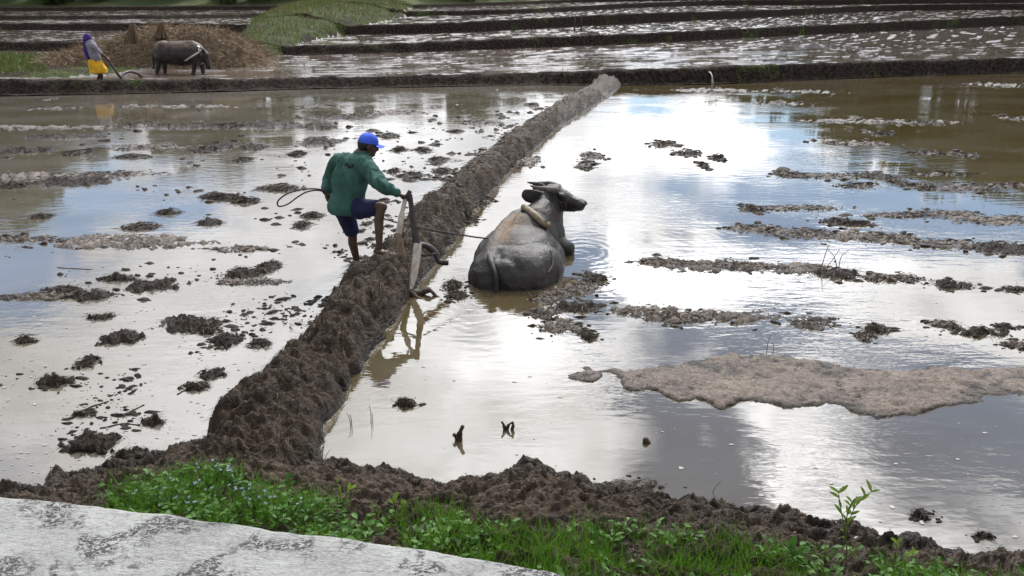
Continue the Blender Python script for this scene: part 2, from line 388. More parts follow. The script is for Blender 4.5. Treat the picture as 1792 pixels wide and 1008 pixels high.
def shirt_mat():
    m, nt, b = new_mat('green_shirt'); p = nt.nodes.new('ShaderNodeTexCoord').outputs['Object']
    na = noise(nt, p, 5, 4); nb = noise(nt, p, 26, 3, 0.6)
    c = mixc(nt, na.ramp(0.3, 0.7), (0.028, 0.078, 0.063), (0.046, 0.114, 0.094))
    c2 = mixc(nt, attr_node(nt, 'mark')*nb.ramp(0.40, 0.52), c, (0.010, 0.018, 0.020))
    setv(nt, b, 'Base Color', c2); setv(nt, b, 'Roughness', 0.85); setv(nt, b, 'Specular IOR Level', 0.2)
    setv(nt, b, 'Normal', bump(nt, noise(nt, p, 220, 2), 0.25, 0.002)); return m
M['shirt'] = shirt_mat()
def hide_mat():
    m, nt, b = new_mat('buffalo_hide'); p = nt.nodes.new('ShaderNodeTexCoord').outputs['Object']
    na = noise(nt, p, 4.5, 6, 0.6); nb = noise(nt, p, 38, 6, 0.7); nw = noise(nt, scalevec(nt, p, (1, 1, 0.35)), 13, 5, 0.6, 1.0)
    mud = attr_node(nt, 'mud')
    c = mixc(nt, na.ramp(0.3, 0.7), (0.007, 0.006, 0.0055), (0.040, 0.034, 0.031))
    c = mixc(nt, (mud+(nb-0.5)*1.5+(na-0.5)*0.8).ramp(0.42, 0.66), c, mixc(nt, nb, (0.085, 0.050, 0.028), (0.215, 0.140, 0.085)))
    setv(nt, b, 'Base Color', c); setv(nt, b, 'Roughness', ((nb-0.5)*0.5+(na-0.5)*0.7+0.42+mud*0.4).clamp()); setv(nt, b, 'Specular IOR Level', 0.42)
    setv(nt, b, 'Normal', bump(nt, nb*0.7+nw*0.5+voro(nt, p, 70)*0.2, 0.9, 0.014)); return m
M['hide'] = hide_mat()
def concrete_mat():
    m, nt, b = new_mat('limewashed_concrete'); p = pos(nt)
    na = noise(nt, p, 2.2, 5, 0.6); nb = noise(nt, scalevec(nt, p, (1, 1.7, 1), (0, 0, 0.5)), 42, 7, 0.7, 0.8); nc = noise(nt, p, 95, 4, 0.7)
    streak = noise(nt, scalevec(nt, p, (5, 13, 5), (0, 0, 0.7)), 3.4, 6, 0.68, 1.2)
    ns = noise(nt, p, 4.6, 4, 0.6, 0.4)
    c = mixc(nt, na.ramp(0.3, 0.7), (0.27, 0.275, 0.27), (0.43, 0.44, 0.425))
    c = mixc(nt, nb.ramp(0.50, 0.66)*0.6, c, (0.15, 0.142, 0.130))
    c = mixc(nt, streak.ramp(0.56, 0.70)*0.45, c, (0.13, 0.12, 0.108))
    dirt = ns.ramp(0.50, 0.60)*(nb*0.6+nc*0.4).ramp(0.465, 0.515)
    c = mixc(nt, dirt*0.95, c, (0.055, 0.052, 0.058))
    setv(nt, b, 'Base Color', c); setv(nt, b, 'Roughness', 0.8); setv(nt, b, 'Specular IOR Level', 0.25)
    setv(nt, b, 'Normal', bump(nt, nb*0.6+nc*0.3+streak*0.8, 1.0, 0.016)); return m
M['concrete'] = concrete_mat()
M['soil'] = plain('soil', (0.045, 0.034, 0.022), (0.10, 0.08, 0.055), 3, 0.9)
M['hill'] = plain('hill_scrub', (0.035, 0.055, 0.015), (0.09, 0.11, 0.035), 0.15, 0.9)

# ------------------------------------------------------------------ terrain: shapes read off the photograph, laid on the level ground
def ufun(pts):                               # pts: list of (u, value) -> interpolating function of u
    pts = sorted(pts); us = np.array([p[0] for p in pts]); vs = np.array([p[1] for p in pts])
    return lambda u: np.interp(u, us, vs)
# near bank waterline
BW = [(-120, 880), (0, 858), (100, 846), (230, 806), (330, 778), (430, 790), (545, 806), (600, 818), (700, 834), (780, 846), (870, 832),
      (940, 818), (1000, 840), (1060, 856), (1150, 870), (1230, 890), (1330, 905), (1430, 925), (1560, 945), (1680, 965), (1792, 977), (1950, 1000)]
bank_D = ufun([(U(*p), P(*p)[1]) for p in BW])
# dike edges by row: (row, left x, right x)
DK = [(830, 270, 548), (790, 330, 548), (760, 352, 556), (700, 398, 592), (640, 462, 627), (600, 502, 657), (560, 545, 690), (520, 580, 714),
      (480, 606, 738), (440, 652, 782), (400, 695, 802), (375, 722, 820), (345, 763, 847), (310, 797, 878), (280, 835, 908), (250, 870, 942),
      (220, 912, 978), (195, 945, 1020), (170, 985, 1058), (150, 1020, 1085), (138, 1040, 1100)]
dk_y, dk_l, dk_r = [], [], []
for r, l, rr in DK:
    a = P(l, r, 0.20); b_ = P(rr, r, 0.0); dk_l.append((a[1], a[0]-0.05)); dk_r.append((b_[1], b_[0]))      # the left outline is the crest, the right one the waterline
dk_l.sort(); dk_r.sort(); dk_y = np.linspace(3.6, 29.5, 160)
dk_l = np.interp(dk_y, [p[0] for p in dk_l], [p[1] for p in dk_l]); dk_r = np.interp(dk_y, [p[0] for p in dk_r], [p[1] for p in dk_r]); dk_l = np.minimum(dk_l, dk_r-0.42)
def dike_q(x, y):                            # -1..1 across the dike
    l = np.interp(y, dk_y, dk_l); r = np.interp(y, dk_y, dk_r)
    return (x-(l+r)/2)/((r-l)/2+0.02), (r-l)/2
def poly_sdf(x, y, poly):
    d = np.full(x.shape, 1e9); ins = np.zeros(x.shape, bool); n = len(poly)
    for i in range(n):
        ax, ay = poly[i]; bx, by = poly[(i+1) % n]; ex, ey = bx-ax, by-ay
        t = np.clip(((x-ax)*ex+(y-ay)*ey)/(ex*ex+ey*ey+1e-12), 0, 1)
        d = np.minimum(d, (x-ax-ex*t)**2+(y-ay-ey*t)**2)
        if ay != by: ins ^= ((ay > y) != (by > y)) & (x < (bx-ax)*(y-ay)/(by-ay)+ax)
    return np.where(ins, -1, 1)*np.sqrt(d)
FLAT = [(990, 655), (1020, 643), (1100, 648), (1180, 634), (1280, 617), (1380, 621), (1460, 640), (1540, 648), (1640, 640), (1720, 643), (1830, 640),
        (1840, 690), (1700, 702), (1660, 715), (1630, 727), (1540, 742), (1500, 722), (1440, 711), (1380, 718), (1300, 703), (1262, 719), (1238, 707),
        (1180, 700), (1092, 682), (1086, 667), (1055, 655), (1032, 668), (1002, 673)]
FLATW = [tuple(P(*p)[:2]) for p in FLAT]
# mud lumps standing out of the water: (px, py, half width, half height, kind)  kind: c = dark clod, f = low pale mat
R_LUMP = [(978, 573, 34, 13, 'f'), (1030, 590, 14, 8, 'c'), (1130, 545, 55, 11, 'f'), (1180, 558, 50, 9, 'f'), (1260, 555, 95, 11, 'f'), (1422, 566, 36, 11, 'f'),
          (1530, 577, 24, 8, 'c'), (1510, 590, 12, 7, 'f'), (1652, 568, 24, 7, 'f'), (1712, 582, 42, 8, 'c'), (1762, 572, 16, 4, 'f'), (1785, 605, 22, 8, 'f'),
          (1042, 488, 22, 9, 'c'), (1005, 508, 42, 12, 'f'), (1012, 538, 45, 9, 'c'), (958, 522, 32, 10, 'f'), (950, 548, 26, 9, 'f'),
          (1160, 458, 45, 6, 'f'), (1235, 465, 80, 9, 'f'), (1310, 466, 50, 8, 'f'), (1400, 470, 60, 9, 'f'), (1465, 480, 36, 9, 'c'), (1540, 487, 25, 6, 'f'),
          (1590, 487, 22, 6, 'f'), (1668, 499, 32, 7, 'c'), (1775, 507, 18, 4, 'f'), (1320, 400, 40, 6, 'f'), (1390, 408, 60, 8, 'f'), (1480, 412, 70, 9, 'f'),
          (1560, 418, 50, 8, 'f'), (1650, 428, 55, 8, 'f'), (1760, 436, 50, 10, 'c'), (1320, 367, 14, 4, 'c'), (1390, 364, 70, 4, 'f'), (1465, 388, 28, 5, 'c'),
          (1560, 377, 50, 4, 'f'), (1650, 374, 60, 5, 'f'), (1740, 385, 70, 8, 'f'), (1380, 305, 20, 5, 'f'), (1450, 308, 60, 5, 'f'), (1535, 309, 30, 5, 'c'),
          (1572, 320, 10, 6, 'f'), (1500, 325, 28, 4, 'f'), (1610, 327, 16, 5, 'f'), (1690, 330, 48, 6, 'f'), (1770, 325, 36, 4, 'f'),
          (1250, 158, 80, 3.5, 'f'), (1400, 160, 50, 3, 'f'), (1370, 181, 45, 3, 'f'), (1470, 212, 75, 4, 'f'), (1570, 213, 45, 3, 'f'), (1645, 214, 30, 2.5, 'f'),
          (1500, 251, 50, 4, 'f'), (1540, 233, 16, 3, 'f'), (1625, 268, 30, 2.5, 'f'), (1695, 272, 14, 4, 'f'), (1740, 148, 36, 4, 'f'), (1775, 207, 24, 3, 'f'), (1650, 305, 40, 4, 'f'),
          (1035, 272, 18, 6, 'f'), (1024, 290, 14, 7, 'f'), (1160, 253, 22, 4, 'c'), (1205, 268, 24, 4, 'c'), (1232, 290, 6, 4, 'c'), (1255, 276, 11, 3, 'c'),
          (710, 707, 19, 7, 'c'), (793, 500, 17, 8, 'c'), (800, 518, 20, 6, 'c'), (935, 838, 75, 14, 'f'), (1100, 850, 60, 9, 'f'), (1620, 903, 16, 6, 'c'), (1718, 940, 14, 5, 'c'),
          (775, 345, 10, 5, 'c'), (820, 385, 16, 7, 'c'), (1500, 392, 18, 3, 'c'), (920, 282, 26, 8, 'f'), (845, 352, 16, 6, 'f')]
L_LUMP = [(205, 488, 27, 6, 'c'), (160, 518, 36, 9, 'c'), (108, 508, 32, 6, 'c'), (268, 500, 46, 11, 'c'), (60, 520, 60, 6, 'f'), (180, 555, 20, 5, 'c'),
          (330, 568, 52, 14, 'c'), (362, 578, 22, 7, 'c'), (392, 597, 28, 14, 'c'), (215, 592, 36, 13, 'c'), (45, 597, 17, 6, 'c'), (152, 634, 19, 11, 'c'),
          (92, 670, 31, 10, 'c'), (372, 655, 22, 10, 'c'), (342, 678, 24, 6, 'c'), (270, 739, 19, 10, 'c'), (165, 778, 46, 19, 'c'), (226, 796, 26, 12, 'c'),
          (150, 725, 18, 5, 'c'), (455, 602, 20, 8, 'c'), (425, 480, 38, 9, 'c'), (470, 468, 20, 10, 'c'), (440, 494, 60, 5, 'f'), (220, 424, 120, 13, 'f'),
          (246, 398, 32, 6, 'c'), (40, 419, 55, 5, 'f'), (370, 345, 20, 5, 'c'), (395, 346, 18, 5, 'c'), (370, 390, 20, 6, 'c'), (72, 380, 15, 4, 'c'),
          (292, 373, 20, 4, 'c'), (420, 436, 40, 5, 'f'), (530, 395, 16, 6, 'c'), (545, 378, 20, 4, 'c'), (490, 330, 40, 6, 'c'), (430, 352, 24, 5, 'c'),
          (60, 223, 150, 4, 'f'), (110, 240, 60, 4, 'c'), (40, 264, 50, 5, 'c'), (135, 268, 22, 5, 'c'), (90, 310, 110, 9, 'f'), (25, 326, 22, 5, 'c'), (135, 318, 55, 9, 'c'),
          (215, 304, 60, 4, 'f'), (330, 222, 60, 4, 'c'), (400, 222, 30, 4, 'c'), (250, 218, 30, 3, 'c'), (395, 255, 36, 7, 'c'), (445, 259, 18, 5, 'c'), (355, 264, 26, 4, 'c'),
          (560, 248, 36, 7, 'c'), (520, 270, 14, 4, 'c'), (425, 280, 12, 4, 'c'), (460, 220, 60, 6, 'c'), (560, 222, 30, 5, 'c'), (250, 258, 60, 5, 'f'), (230, 275, 30, 3, 'c'),
          (740, 263, 14, 5, 'c'), (765, 281, 16, 7, 'c'), (775, 300, 20, 5, 'c'), (690, 300, 10, 4, 'c'), (720, 308, 24, 5, 'c'), (700, 262, 14, 4, 'c'), (680, 238, 20, 4, 'c'),
          (930, 184, 14, 3, 'c'), (610, 205, 60, 4, 'c'), (700, 197, 50, 4, 'f'), (300, 186, 90, 3, 'f'), (90, 190, 40, 3, 'f'), (560, 187, 50, 3, 'f'), (840, 215, 40, 3, 'f')]
def lump_geo(l):
    px, py, rx, ry, k = l; c = P(px, py); s = np.linalg.norm(c-np.array([0, 0, CH]))/FPX
    ryw = abs(P(px, py-ry)[1]-P(px, py+ry)[1])/2
    return c[0], c[1], rx*s, min(ryw, rx*s*3), k
LUMPS = [lump_geo(l)+('r',) for l in R_LUMP]+[lump_geo(l)+('l',) for l in L_LUMP]

def near_height(x, y):
    """returns z, wet, dike mask, bank mask, lump id"""
    u = x/y
    wx = x+0.10*fbm(x*2.3, y*2.3, 51, 3); wy = y+0.12*fbm(x*2.1+9, y*2.1, 52, 3)
    q, hw = dike_q(wx, y); left = q < 0
    # bed below the water
    far = sstep(9, 17, y)
    nb = fbm(x*1.1, y*1.5, 3, 5); nfine = fbm(x*7, y*9, 5, 4)
    rag = ridged(x*6+0.8*nb, y*8, 9, 4)
    bedL = -0.053+0.050*nb+0.046*(rag-0.55)+0.02*nfine+far*(0.016+0.034*fbm(x*0.5, y*1.4, 8, 4)+0.034*fbm(x*3.2, y*3.4, 6, 4))
    bedR = -0.10+0.05*nb+0.01*nfine
    z = np.where(left, bedL, bedR)
    # fragments trampled loose beside the dike
    side = np.exp(-((np.abs(q)-1)*hw/0.55)**2)*(np.abs(q) > 1)*left
    z = z+side*(0.035*(ridged(x*9, y*11, 14, 3)-0.42)*(y > 6)*(y < 16)+0.01)
    lid = np.full(x.shape, -1, int); best = np.full(x.shape, 0.0)
    for i, (cx, cy, rx, ry, k, s_) in enumerate(LUMPS):
        m = (np.abs(x-cx) < rx*1.5+0.1) & (np.abs(y-cy) < ry*1.7+0.1)
        if not m.any(): continue
        xx, yy = x[m], y[m]; sc_ = max(rx, ry)
        f1 = fbm(xx*2.2/max(rx, 0.1)+i*3.7, yy*2.2/max(ry, 0.1), 60+i, 4)
        dd = np.sqrt(((xx-cx)/rx)**2+((yy-cy)/ry)**2)+0.85*f1
        g_ = min(1.0, 10.5/cy); fine = fbm((xx*11)*g_+i, yy*13*g_, 70, 4); rg = ridged(xx*9*g_+i*1.3, yy*11*g_, 77, 3)-0.5
        if k == 'c':
            hgt = min(0.085, 0.030+0.085*min(rx, ry)); h = hgt*np.clip(1.15-dd, -0.6, 1)*1.15+0.055*fine*sstep(1.35, 0.7, dd)+0.060*rg*sstep(1.3, 0.6, dd)-0.014
        else:
            h = 0.018*np.clip((1.1-dd)*2.6, -2, 1)+0.042*fine+0.045*rg*sstep(1.3, 0.7, dd)-0.010
        h = np.where(dd < 1.45, h, -1)
        z[m] = np.maximum(z[m], h)
        t = np.where(dd < 1.28, 1.3-dd, 0); bm_ = best[m]; li = lid[m]; up = t > bm_
        bm_[up] = t[up]; li[up] = i; best[m] = bm_; lid[m] = li
    # the broad mud flat
    m = (y > 4.5) & (y < 7.5) & (x > 0)
    xx, yy = x[m], y[m]; sd = poly_sdf(xx+0.10*fbm(xx*4, yy*5, 21, 5), yy+0.12*fbm(xx*3.4, yy*4.5, 22, 5), FLATW)
    edge = sstep(0.05, -0.05, sd); inner = sstep(0.0, -0.35, sd); fr = poly_sdf(xx, yy, FLATW)
    tilt = np.clip((6.45-yy)*0.022, 0, 0.03)
    hf = edge*(0.009+0.010*inner+tilt*0.35+0.016*(ridged(xx*5, yy*9, 23, 4)-0.55)+0.020*np.minimum(fbm(xx*9, yy*15, 24, 5), 0.10)+0.028*fbm(xx*1.5, yy*2.6, 26, 4))-0.05*(1-edge)
    z[m] = np.where(sd < 0.10, np.maximum(z[m], hf), z[m]); fl = np.zeros(x.shape, bool); fl[m] = sd < 0.05
    # dike
    lump = ridged(x*2.4+0.5*nb, y*3.2, 31, 5); fold = ridged((x*0.9+y*0.30)*3.0+1.6*nb, (y*0.9-x*0.5)*7.5+1.6*nb, 33, 4)
    crest = 0.30-0.06*sstep(12, 20, y)+0.07*fbm(y*0.9, y*0.3, 35, 3)-0.05*np.exp(-((y-8.2)/0.5)**2)+0.07*np.exp(-((y-9.9)/0.5)**2)-0.06*np.exp(-((y-9.1)/0.25)**2)
    aq = np.abs(q)+0.24*fbm(x*2.6, y*2.6, 37, 4)
    prof = np.clip(1-np.clip(aq, 0, 2)**2.4, -1.2, 1)
    zd = crest*np.where(prof > 0, prof**0.75, prof)+sstep(1.05, 0.6, aq)*(0.12*(lump-0.55)+0.10*(fold-0.55)+0.02*nfine+0.10*fbm(x*1.4, y*1.2, 38, 3))+sstep(1.3, 0.9, aq)*(0.035*nfine+0.03*fbm(x*16, y*18, 39, 3))
    dm = (aq < 1.12) & (y > 3.9)
    fade = sstep(1.25, 1.0, aq)
    zd = np.where(aq < 1.25, zd, -1)
    # near bank
    dw = bank_D(u)-y+0.20*fbm(x*3, y*3, 41, 5)
    b_lump = ridged(x*1.9+0.6*nb, y*4.4+0.6*nb, 43, 5); b_fold = ridged((x*0.9+y*0.5)*5+1.5*nb, (y-x*0.45)*10+1.5*nb, 45, 4)
    zb = -0.12+0.16*sstep(-0.22, 0.06, dw)+0.26*sstep(0.0, 0.75, dw)+0.16*sstep(0.6, 1.6, dw)
    zb = zb+sstep(-0.16, 0.10, dw)*(0.10*(b_lump-0.55)+0.085*(b_fold-0.55)+0.035*nfine+0.02*fbm(x*17, y*17, 47, 3))
    bkm = dw > -0.06
    zz = np.maximum(z, zd); dkm = (zd >= z) & dm
    bk = (zb > zz) & bkm; zz = np.where(dw > -0.3, np.maximum(zz, zb), zz)
    wet = sstep(0.16, 0.0, zz+0.05*nb); low = fl | (lid >= 0); wet = np.where(low & ~bk & ~dkm, sstep(0.026, 0.0, zz+0.006*nfine), wet)
    return zz, wet, dkm & ~bk, bk, lid, fl
def hz(x, y):
    r = near_height(np.array([float(x)]), np.array([float(y)])); return float(r[0][0])

# terrace banks: (px, foot row, crest row)
BK = [[(0, 167, 143), (200, 163, 142), (440, 158, 141), (500, 155, 139), (700, 152, 135), (900, 148, 130), (1080, 148, 124), (1240, 147, 119), (1400, 140, 112), (1600, 132, 107), (1792, 127, 102)],
      [(0, 89, 74), (140, 90, 74), (300, 93, 77), (500, 97, 82), (700, 93, 77), (800, 89, 72), (1100, 78, 60), (1400, 62, 46), (1600, 53, 37), (1792, 44, 27)],
      [(0, 53, 42), (230, 54, 41), (400, 57, 43), (560, 62, 47), (800, 58, 40), (1100, 42, 24), (1370, 29, 17), (1600, 16, 7), (1792, 8, -2)],
      [(0, 35, 28), (250, 34, 27), (420, 32, 25), (640, 30, 22), (900, 25, 17), (1100, 15, 6), (1370, 4, -3), (1792, -5, -7)],
      [(0, 20, 13), (420, 18, 10), (720, 15, 9), (900, 9, 3), (1100, 0, -4), (1792, -6, -8)]]
UG = np.linspace(-0.80, 0.80, 161)
levels = [np.zeros_like(UG)]; bankD = []; crestZ = []
for k, b_ in enumerate(BK):
    us = np.array([U(p[0], p[1]) for p in b_]); fd = np.array([math.tan(PITCH-math.atan((504-p[1])/FPX)) for p in b_]); cd = np.array([math.tan(PITCH-math.atan((504-p[2])/FPX)) for p in b_])
    # foot tangent at each u
    tf = np.interp(UG, us, fd); tcn = np.interp(UG, us, cd)
    D = (CH-levels[-1])/np.maximum(tf, 0.004)
    lo = (bankD[-1]+6) if bankD else 15; D = np.clip(D, lo, [40, 75, 110, 130, 150][k])
    D = np.convolve(np.pad(D, 4, 'edge'), np.ones(9)/9, 'valid')
    zc = CH-(D+0.35)*tcn; zc = np.clip(zc, levels[-1]+0.22, np.minimum(levels[-1]+0.75, 3.2))
    zc = np.convolve(np.pad(zc, 4, 'edge'), np.ones(9)/9, 'valid')
    bankD.append(D); crestZ.append(zc); levels.append(zc-0.09)
def Dk(k, u): return np.interp(u, UG, bankD[k])
def Zk(k, u): return np.interp(u, UG, levels[k])
def Ck(k, u): return np.interp(u, UG, crestZ[k])

# near grid
nc, nr = 1020, 640
uu = np.linspace(-0.88, 0.88, nc); tt = np.linspace(0, 1, nr)
Dend = Dk(0, np.clip(uu, -0.8, 0.8))+0.25
Dg = 1/((1-tt)[:, None]/2.05+tt[:, None]/Dend[None, :])
Xg = (uu[None, :]*Dg).ravel(); Yg = Dg.ravel()
Zg, WET, DKM, BKM, LID, FLM = near_height(Xg, Yg)
VN = np.stack([Xg, Yg, Zg], 1); QN = grid_quads(nr, nc)
def fmaj(mask): return mask[QN].sum(1) >= 2
f_bank = fmaj(BKM); f_dike = fmaj(DKM) & ~f_bank; f_flat = fmaj(FLM) & ~f_bank & ~f_dike
lq = LID[QN]; f_lump = np.where((lq[:, 0] >= 0), lq[:, 0], -1); f_lump[f_bank | f_dike | f_flat] = -1
for i in range(len(LUMPS)):                  # keep one connected piece for each lump
    ids = set(np.nonzero(f_lump == i)[0].tolist()); comps = []
    while ids:
        st = [ids.pop()]; cp = []
        while st:
            q_ = st.pop(); cp.append(q_)
            for n_ in (q_-1, q_+1, q_-(nc-1), q_+(nc-1)):
                if n_ in ids: ids.remove(n_); st.append(n_)
        comps.append(cp)
    for cp in sorted(comps, key=len)[:-1]: f_lump[cp] = -1
at = {'wet': WET}
rest = ~(f_bank | f_dike | f_flat | (f_lump >= 0))
tag(sub_grid('paddy_mud', VN, QN, rest, M['bed'], at), 'flooded mud bed of the two near paddies', kind='structure')
tag(sub_grid('mud_dike', VN, QN, f_dike, M['dike'], at), 'brown trampled mud dike running between the two flooded paddies', kind='structure')
tag(sub_grid('mud_bank', VN, QN, f_bank, M['bank'], at), 'churned mud bank between the paddies and the grass verge', kind='structure')
cF = VN[QN[f_flat][:, 0]].mean(0)
tag(sub_grid('mud_flat', VN, QN, f_flat, M['flat'], at, origin=(cF[0], cF[1], 0)), 'broad pale flat of mud with ragged dark edge, largest of the mud in the water', 'mud')
LBL = {('r', 'c'): ('dark mud clod in the buffalo pond', 'mud clods in the buffalo pond'),
       ('r', 'f'): ('pale mud streak in the buffalo pond', 'mud streaks in the buffalo pond'),
       ('l', 'c'): ('dark mud clod in the paddy behind the farmer', 'mud clods in the paddy behind the farmer'),
       ('l', 'f'): ('low mud streak in the paddy behind the farmer', 'mud streaks in the paddy behind the farmer')}
for i, (cx, cy, rx, ry, k, s_) in enumerate(LUMPS):
    mk = f_lump == i
    if mk.sum() < 4: continue
    zt = VN[QN[mk]].reshape(-1, 3)[:, 2].max()
    o = sub_grid('mud_clod' if k == 'c' else 'mud_streak', VN, QN, mk, M['clump'] if k == 'c' else M['flat'], at, origin=(cx, cy, 0))
    if zt < 0.004: tag(o, kind='structure'); o.name = 'paddy_mud'
    else:
        big = 'large' if rx > 0.34 else ('middling' if rx > 0.17 else 'small'); qd, hw_ = dike_q(np.array([cx]), np.array([cy])); near_d = (abs(qd[0])-1)*hw_[0] < 0.7
        nb_ = (cx-0.3)**2+(cy-8.3)**2 < 2.2 and s_ == 'r'
        where = 'beside the lying buffalo' if nb_ else 'close by the mud bank' if cy < 6.2 else 'right beside the dike' if near_d else 'toward the terrace bank' if cy > 16 else 'out in open water'
        tag(o, big+' '+LBL[(s_, k)][0]+', '+where, 'mud', LBL[(s_, k)][1])

# water sheets of the near paddies
ys = np.linspace(2.6, 45, 160)
ce = (np.interp(ys, dk_y, dk_l)+np.interp(ys, dk_y, dk_r))/2
def sheet(name, xa, xb, mat, label, z=0.0):
    n = 24; V = []; 
    for j, y in enumerate(ys):
        ye = min(y, 1e9)
        for t in np.linspace(0, 1, n): V.append((xa[j]+(xb[j]-xa[j])*t, y, z))
    V = np.array(V); Q = grid_quads(len(ys), n)
    c = V[Q].mean(1); u = c[:, 0]/c[:, 1]; keep = c[:, 1] < Dk(0, np.clip(u, -0.8, 0.8))+0.5
    return tag(sub_grid(name, V, Q, keep, mat), label, kind='structure')
sheet('paddy_water', np.full(len(ys), -60.0), ce, M['water_l'], 'pale muddy water of the paddy behind the farmer')
sheet('paddy_water', ce, np.full(len(ys), 60.0), M['water_r'], 'brown muddy water the buffalo lies in')

# terraces behind: bank k then field k+1
NU = 560; ut = np.linspace(-0.78, 0.78, NU)
raisepoly = [P(*p)[:2] for p in [(-200, 152), (0, 151), (120, 148), (215, 140), (300, 122), (375, 112), (470, 98), (560, 70), (430, 78), (60, 108), (-200, 112)]]
RIDGE = [((455, 88), 1.0, 0.15), ((500, 55), 2.6, 0.55), ((545, 30), 4.2, 0.9), ((590, 12), 6.5, 1.0), ((620, 2), 8.5, 0.7), ((640, -3), 10, 0.6)]
rid = []
for (px_, py_), wd, hh in RIDGE:
    u = U(px_, py_); 
    for D in np.arange(24, 140, 0.5):
        k = int(sum(D > Dk(j, u) for j in range(5))); z = float(Zk(k, u)); d = ray(px_, py_)
        if CH+d[2]/d[1]*D <= z+hh*0.6: break
    rid.append((D*u, D, wd, hh))
rid = np.array(rid)
def ridge_h(x, y):
    # distance across the ridge at given y
    cx = np.interp(y, rid[:, 1], rid[:, 0]); wd = np.interp(y, rid[:, 1], rid[:, 2]); hh = np.interp(y, rid[:, 1], rid[:, 3])
    q = (x-cx)/wd+0.25*fbm(x*0.5, y*0.3, 91, 3); e = sstep(rid[0, 1]-1.5, rid[0, 1]+1, y)
    return hh*np.clip(1-q*q, 0, 1)**0.7*e, (np.abs(q) < 1.0) & (y > rid[0, 1]-1)
def terr_height(x, y):
    u = np.clip(x/y, -0.8, 0.8); z = np.zeros(x.shape); k_ = np.zeros(x.shape, int); isb = np.zeros(x.shape, bool)
    for k in range(5):
        d = y-Dk(k, u)-0.25*fbm(x*0.35, y*0.1, 101+k, 3); wdt = 0.40
        up = sstep(0.0, wdt, d); lip = np.exp(-((d-wdt-0.1)/0.28)**2)
        z = np.where(d > 0, Zk(k, u)+(Zk(k+1, u)-Zk(k, u))*up+lip*(Ck(k, u)-Zk(k+1, u)+0.03+0.05*fbm(x*0.9, y*0.9, 105+k, 4)), z)
        k_ = np.where(d > 0.25, k+1, k_); isb = np.where((d > -0.1) & (d < wdt+0.62), True, np.where(d > 0, False, isb))
        v = d-1.0
        if k == 0: fur = 0.06
        else: fur = 0.075
        fi = sstep(0.9, 1.5, d)
        rows = np.sin(2*np.pi*(d/0.95+0.5*fbm(x*0.12, y*0.2, 111+k, 3)))
        mud = fi*(-0.022+0.030*rows*(0.6+0.8*fbm(x*0.4, y*0.4, 113+k, 2))+0.055*fbm(x*0.8, y*2.0, 115+k, 4)+0.025*fbm(x*4, y*6, 117+k, 3))
        z = np.where(d > 0.9, z+mud, z)
    # rough earth on the banks
    z = z+np.where(isb, 0.07*fbm(x*1.6, y*2.6, 121, 4)+0.03*fbm(x*6, y*6, 122, 3), 0)
    rs = poly_sdf(x, y, raisepoly); rm = sstep(0.5, -0.4, rs+0.5*fbm(x*0.7, y*0.7, 131, 3))
    z = z+rm*(0.10+0.06*fbm(x*1.2, y*1.2, 132, 4)); rh, rmask = ridge_h(x, y)
    um = -0.24; yk_ = [20.0]+[float(Dk(k, um)) for k in range(5)]+[200.0]; zk_ = [0.0]+[float(Zk(k+1, um)) for k in range(5)]+[float(Zk(5, um))]
    hhm = np.interp(y, rid[:, 1], rid[:, 3]); mm = sstep(0.0, 0.55, rh/(hhm+1e-6)); sm_ = np.interp(y, yk_, zk_)
    z = np.where(rmask, z*(1-mm)+np.maximum(z, sm_)*mm, z)
    z = z+rh+np.where(rmask, 0.16*fbm(x*0.6, y*0.6, 133, 4), 0)
    return z, k_, isb, rmask | ((rs < -0.0) & (rm > 0.5))
rows_ = []
for k in range(5):
    D0 = bankD[k]; D1 = bankD[k+1] if k < 4 else bankD[k]+16
    steep = np.concatenate([np.linspace(-0.35, 1.1, 26)]); 
    fieldt = np.linspace(0, 1, 46)[1:-1]
    for s in steep: rows_.append(D0+s)
    for t in fieldt: rows_.append(1/((1-t)/(D0+1.1)+t/(D1-0.35)))
rows_.append(D1-0.35)
Dt = np.array([np.interp(ut, UG, r) for r in rows_])
Xt = (ut[None, :]*Dt).ravel(); Yt = Dt.ravel(); Zt, KT, ISB, GRS = terr_height(Xt, Yt)
VT = np.stack([Xt, Yt, Zt], 1); QT = grid_quads(len(rows_), NU)
kb = (np.arange(len(QT))//(NU-1)); rowk = np.minimum(kb//70, 4)
inbank = (kb % 70) < 25
gr = GRS[QT].sum(1) >= 2
NM = ['first', 'second', 'third', 'fourth', 'fifth']
tag(sub_grid('grassy_ridge', VT, QT, gr, M['ridge']), 'grassy earth ridge running up through the terraces', kind='structure')
for k in range(5):
    tag(sub_grid('terrace_bank', VT, QT, inbank & (rowk == k) & ~gr, M['terrace_bank']), NM[k]+' dark earth bank of the terraces above the paddies', kind='structure')
    tag(sub_grid('terrace_field', VT, QT, ~inbank & (rowk == k) & ~gr, M['terrace_mud']), NM[k]+' furrowed wet field of the terraces', kind='structure')
    n = 90; us_ = np.linspace(-0.78, 0.78, n); D0 = np.interp(us_, UG, bankD[k])+0.45; D1 = (np.interp(us_, UG, bankD[k+1]) if k < 4 else D0+15)+0.15
    V = np.concatenate([np.stack([us_*d, d, np.interp(us_, UG, levels[k+1])-0.004], 1) for d in (D0, (D0+D1)/2, D1)])
    tag(quads_obj('terrace_water', V, grid_quads(3, n), M['water_t']), NM[k]+' thin sheet of water on the terraces', kind='structure')

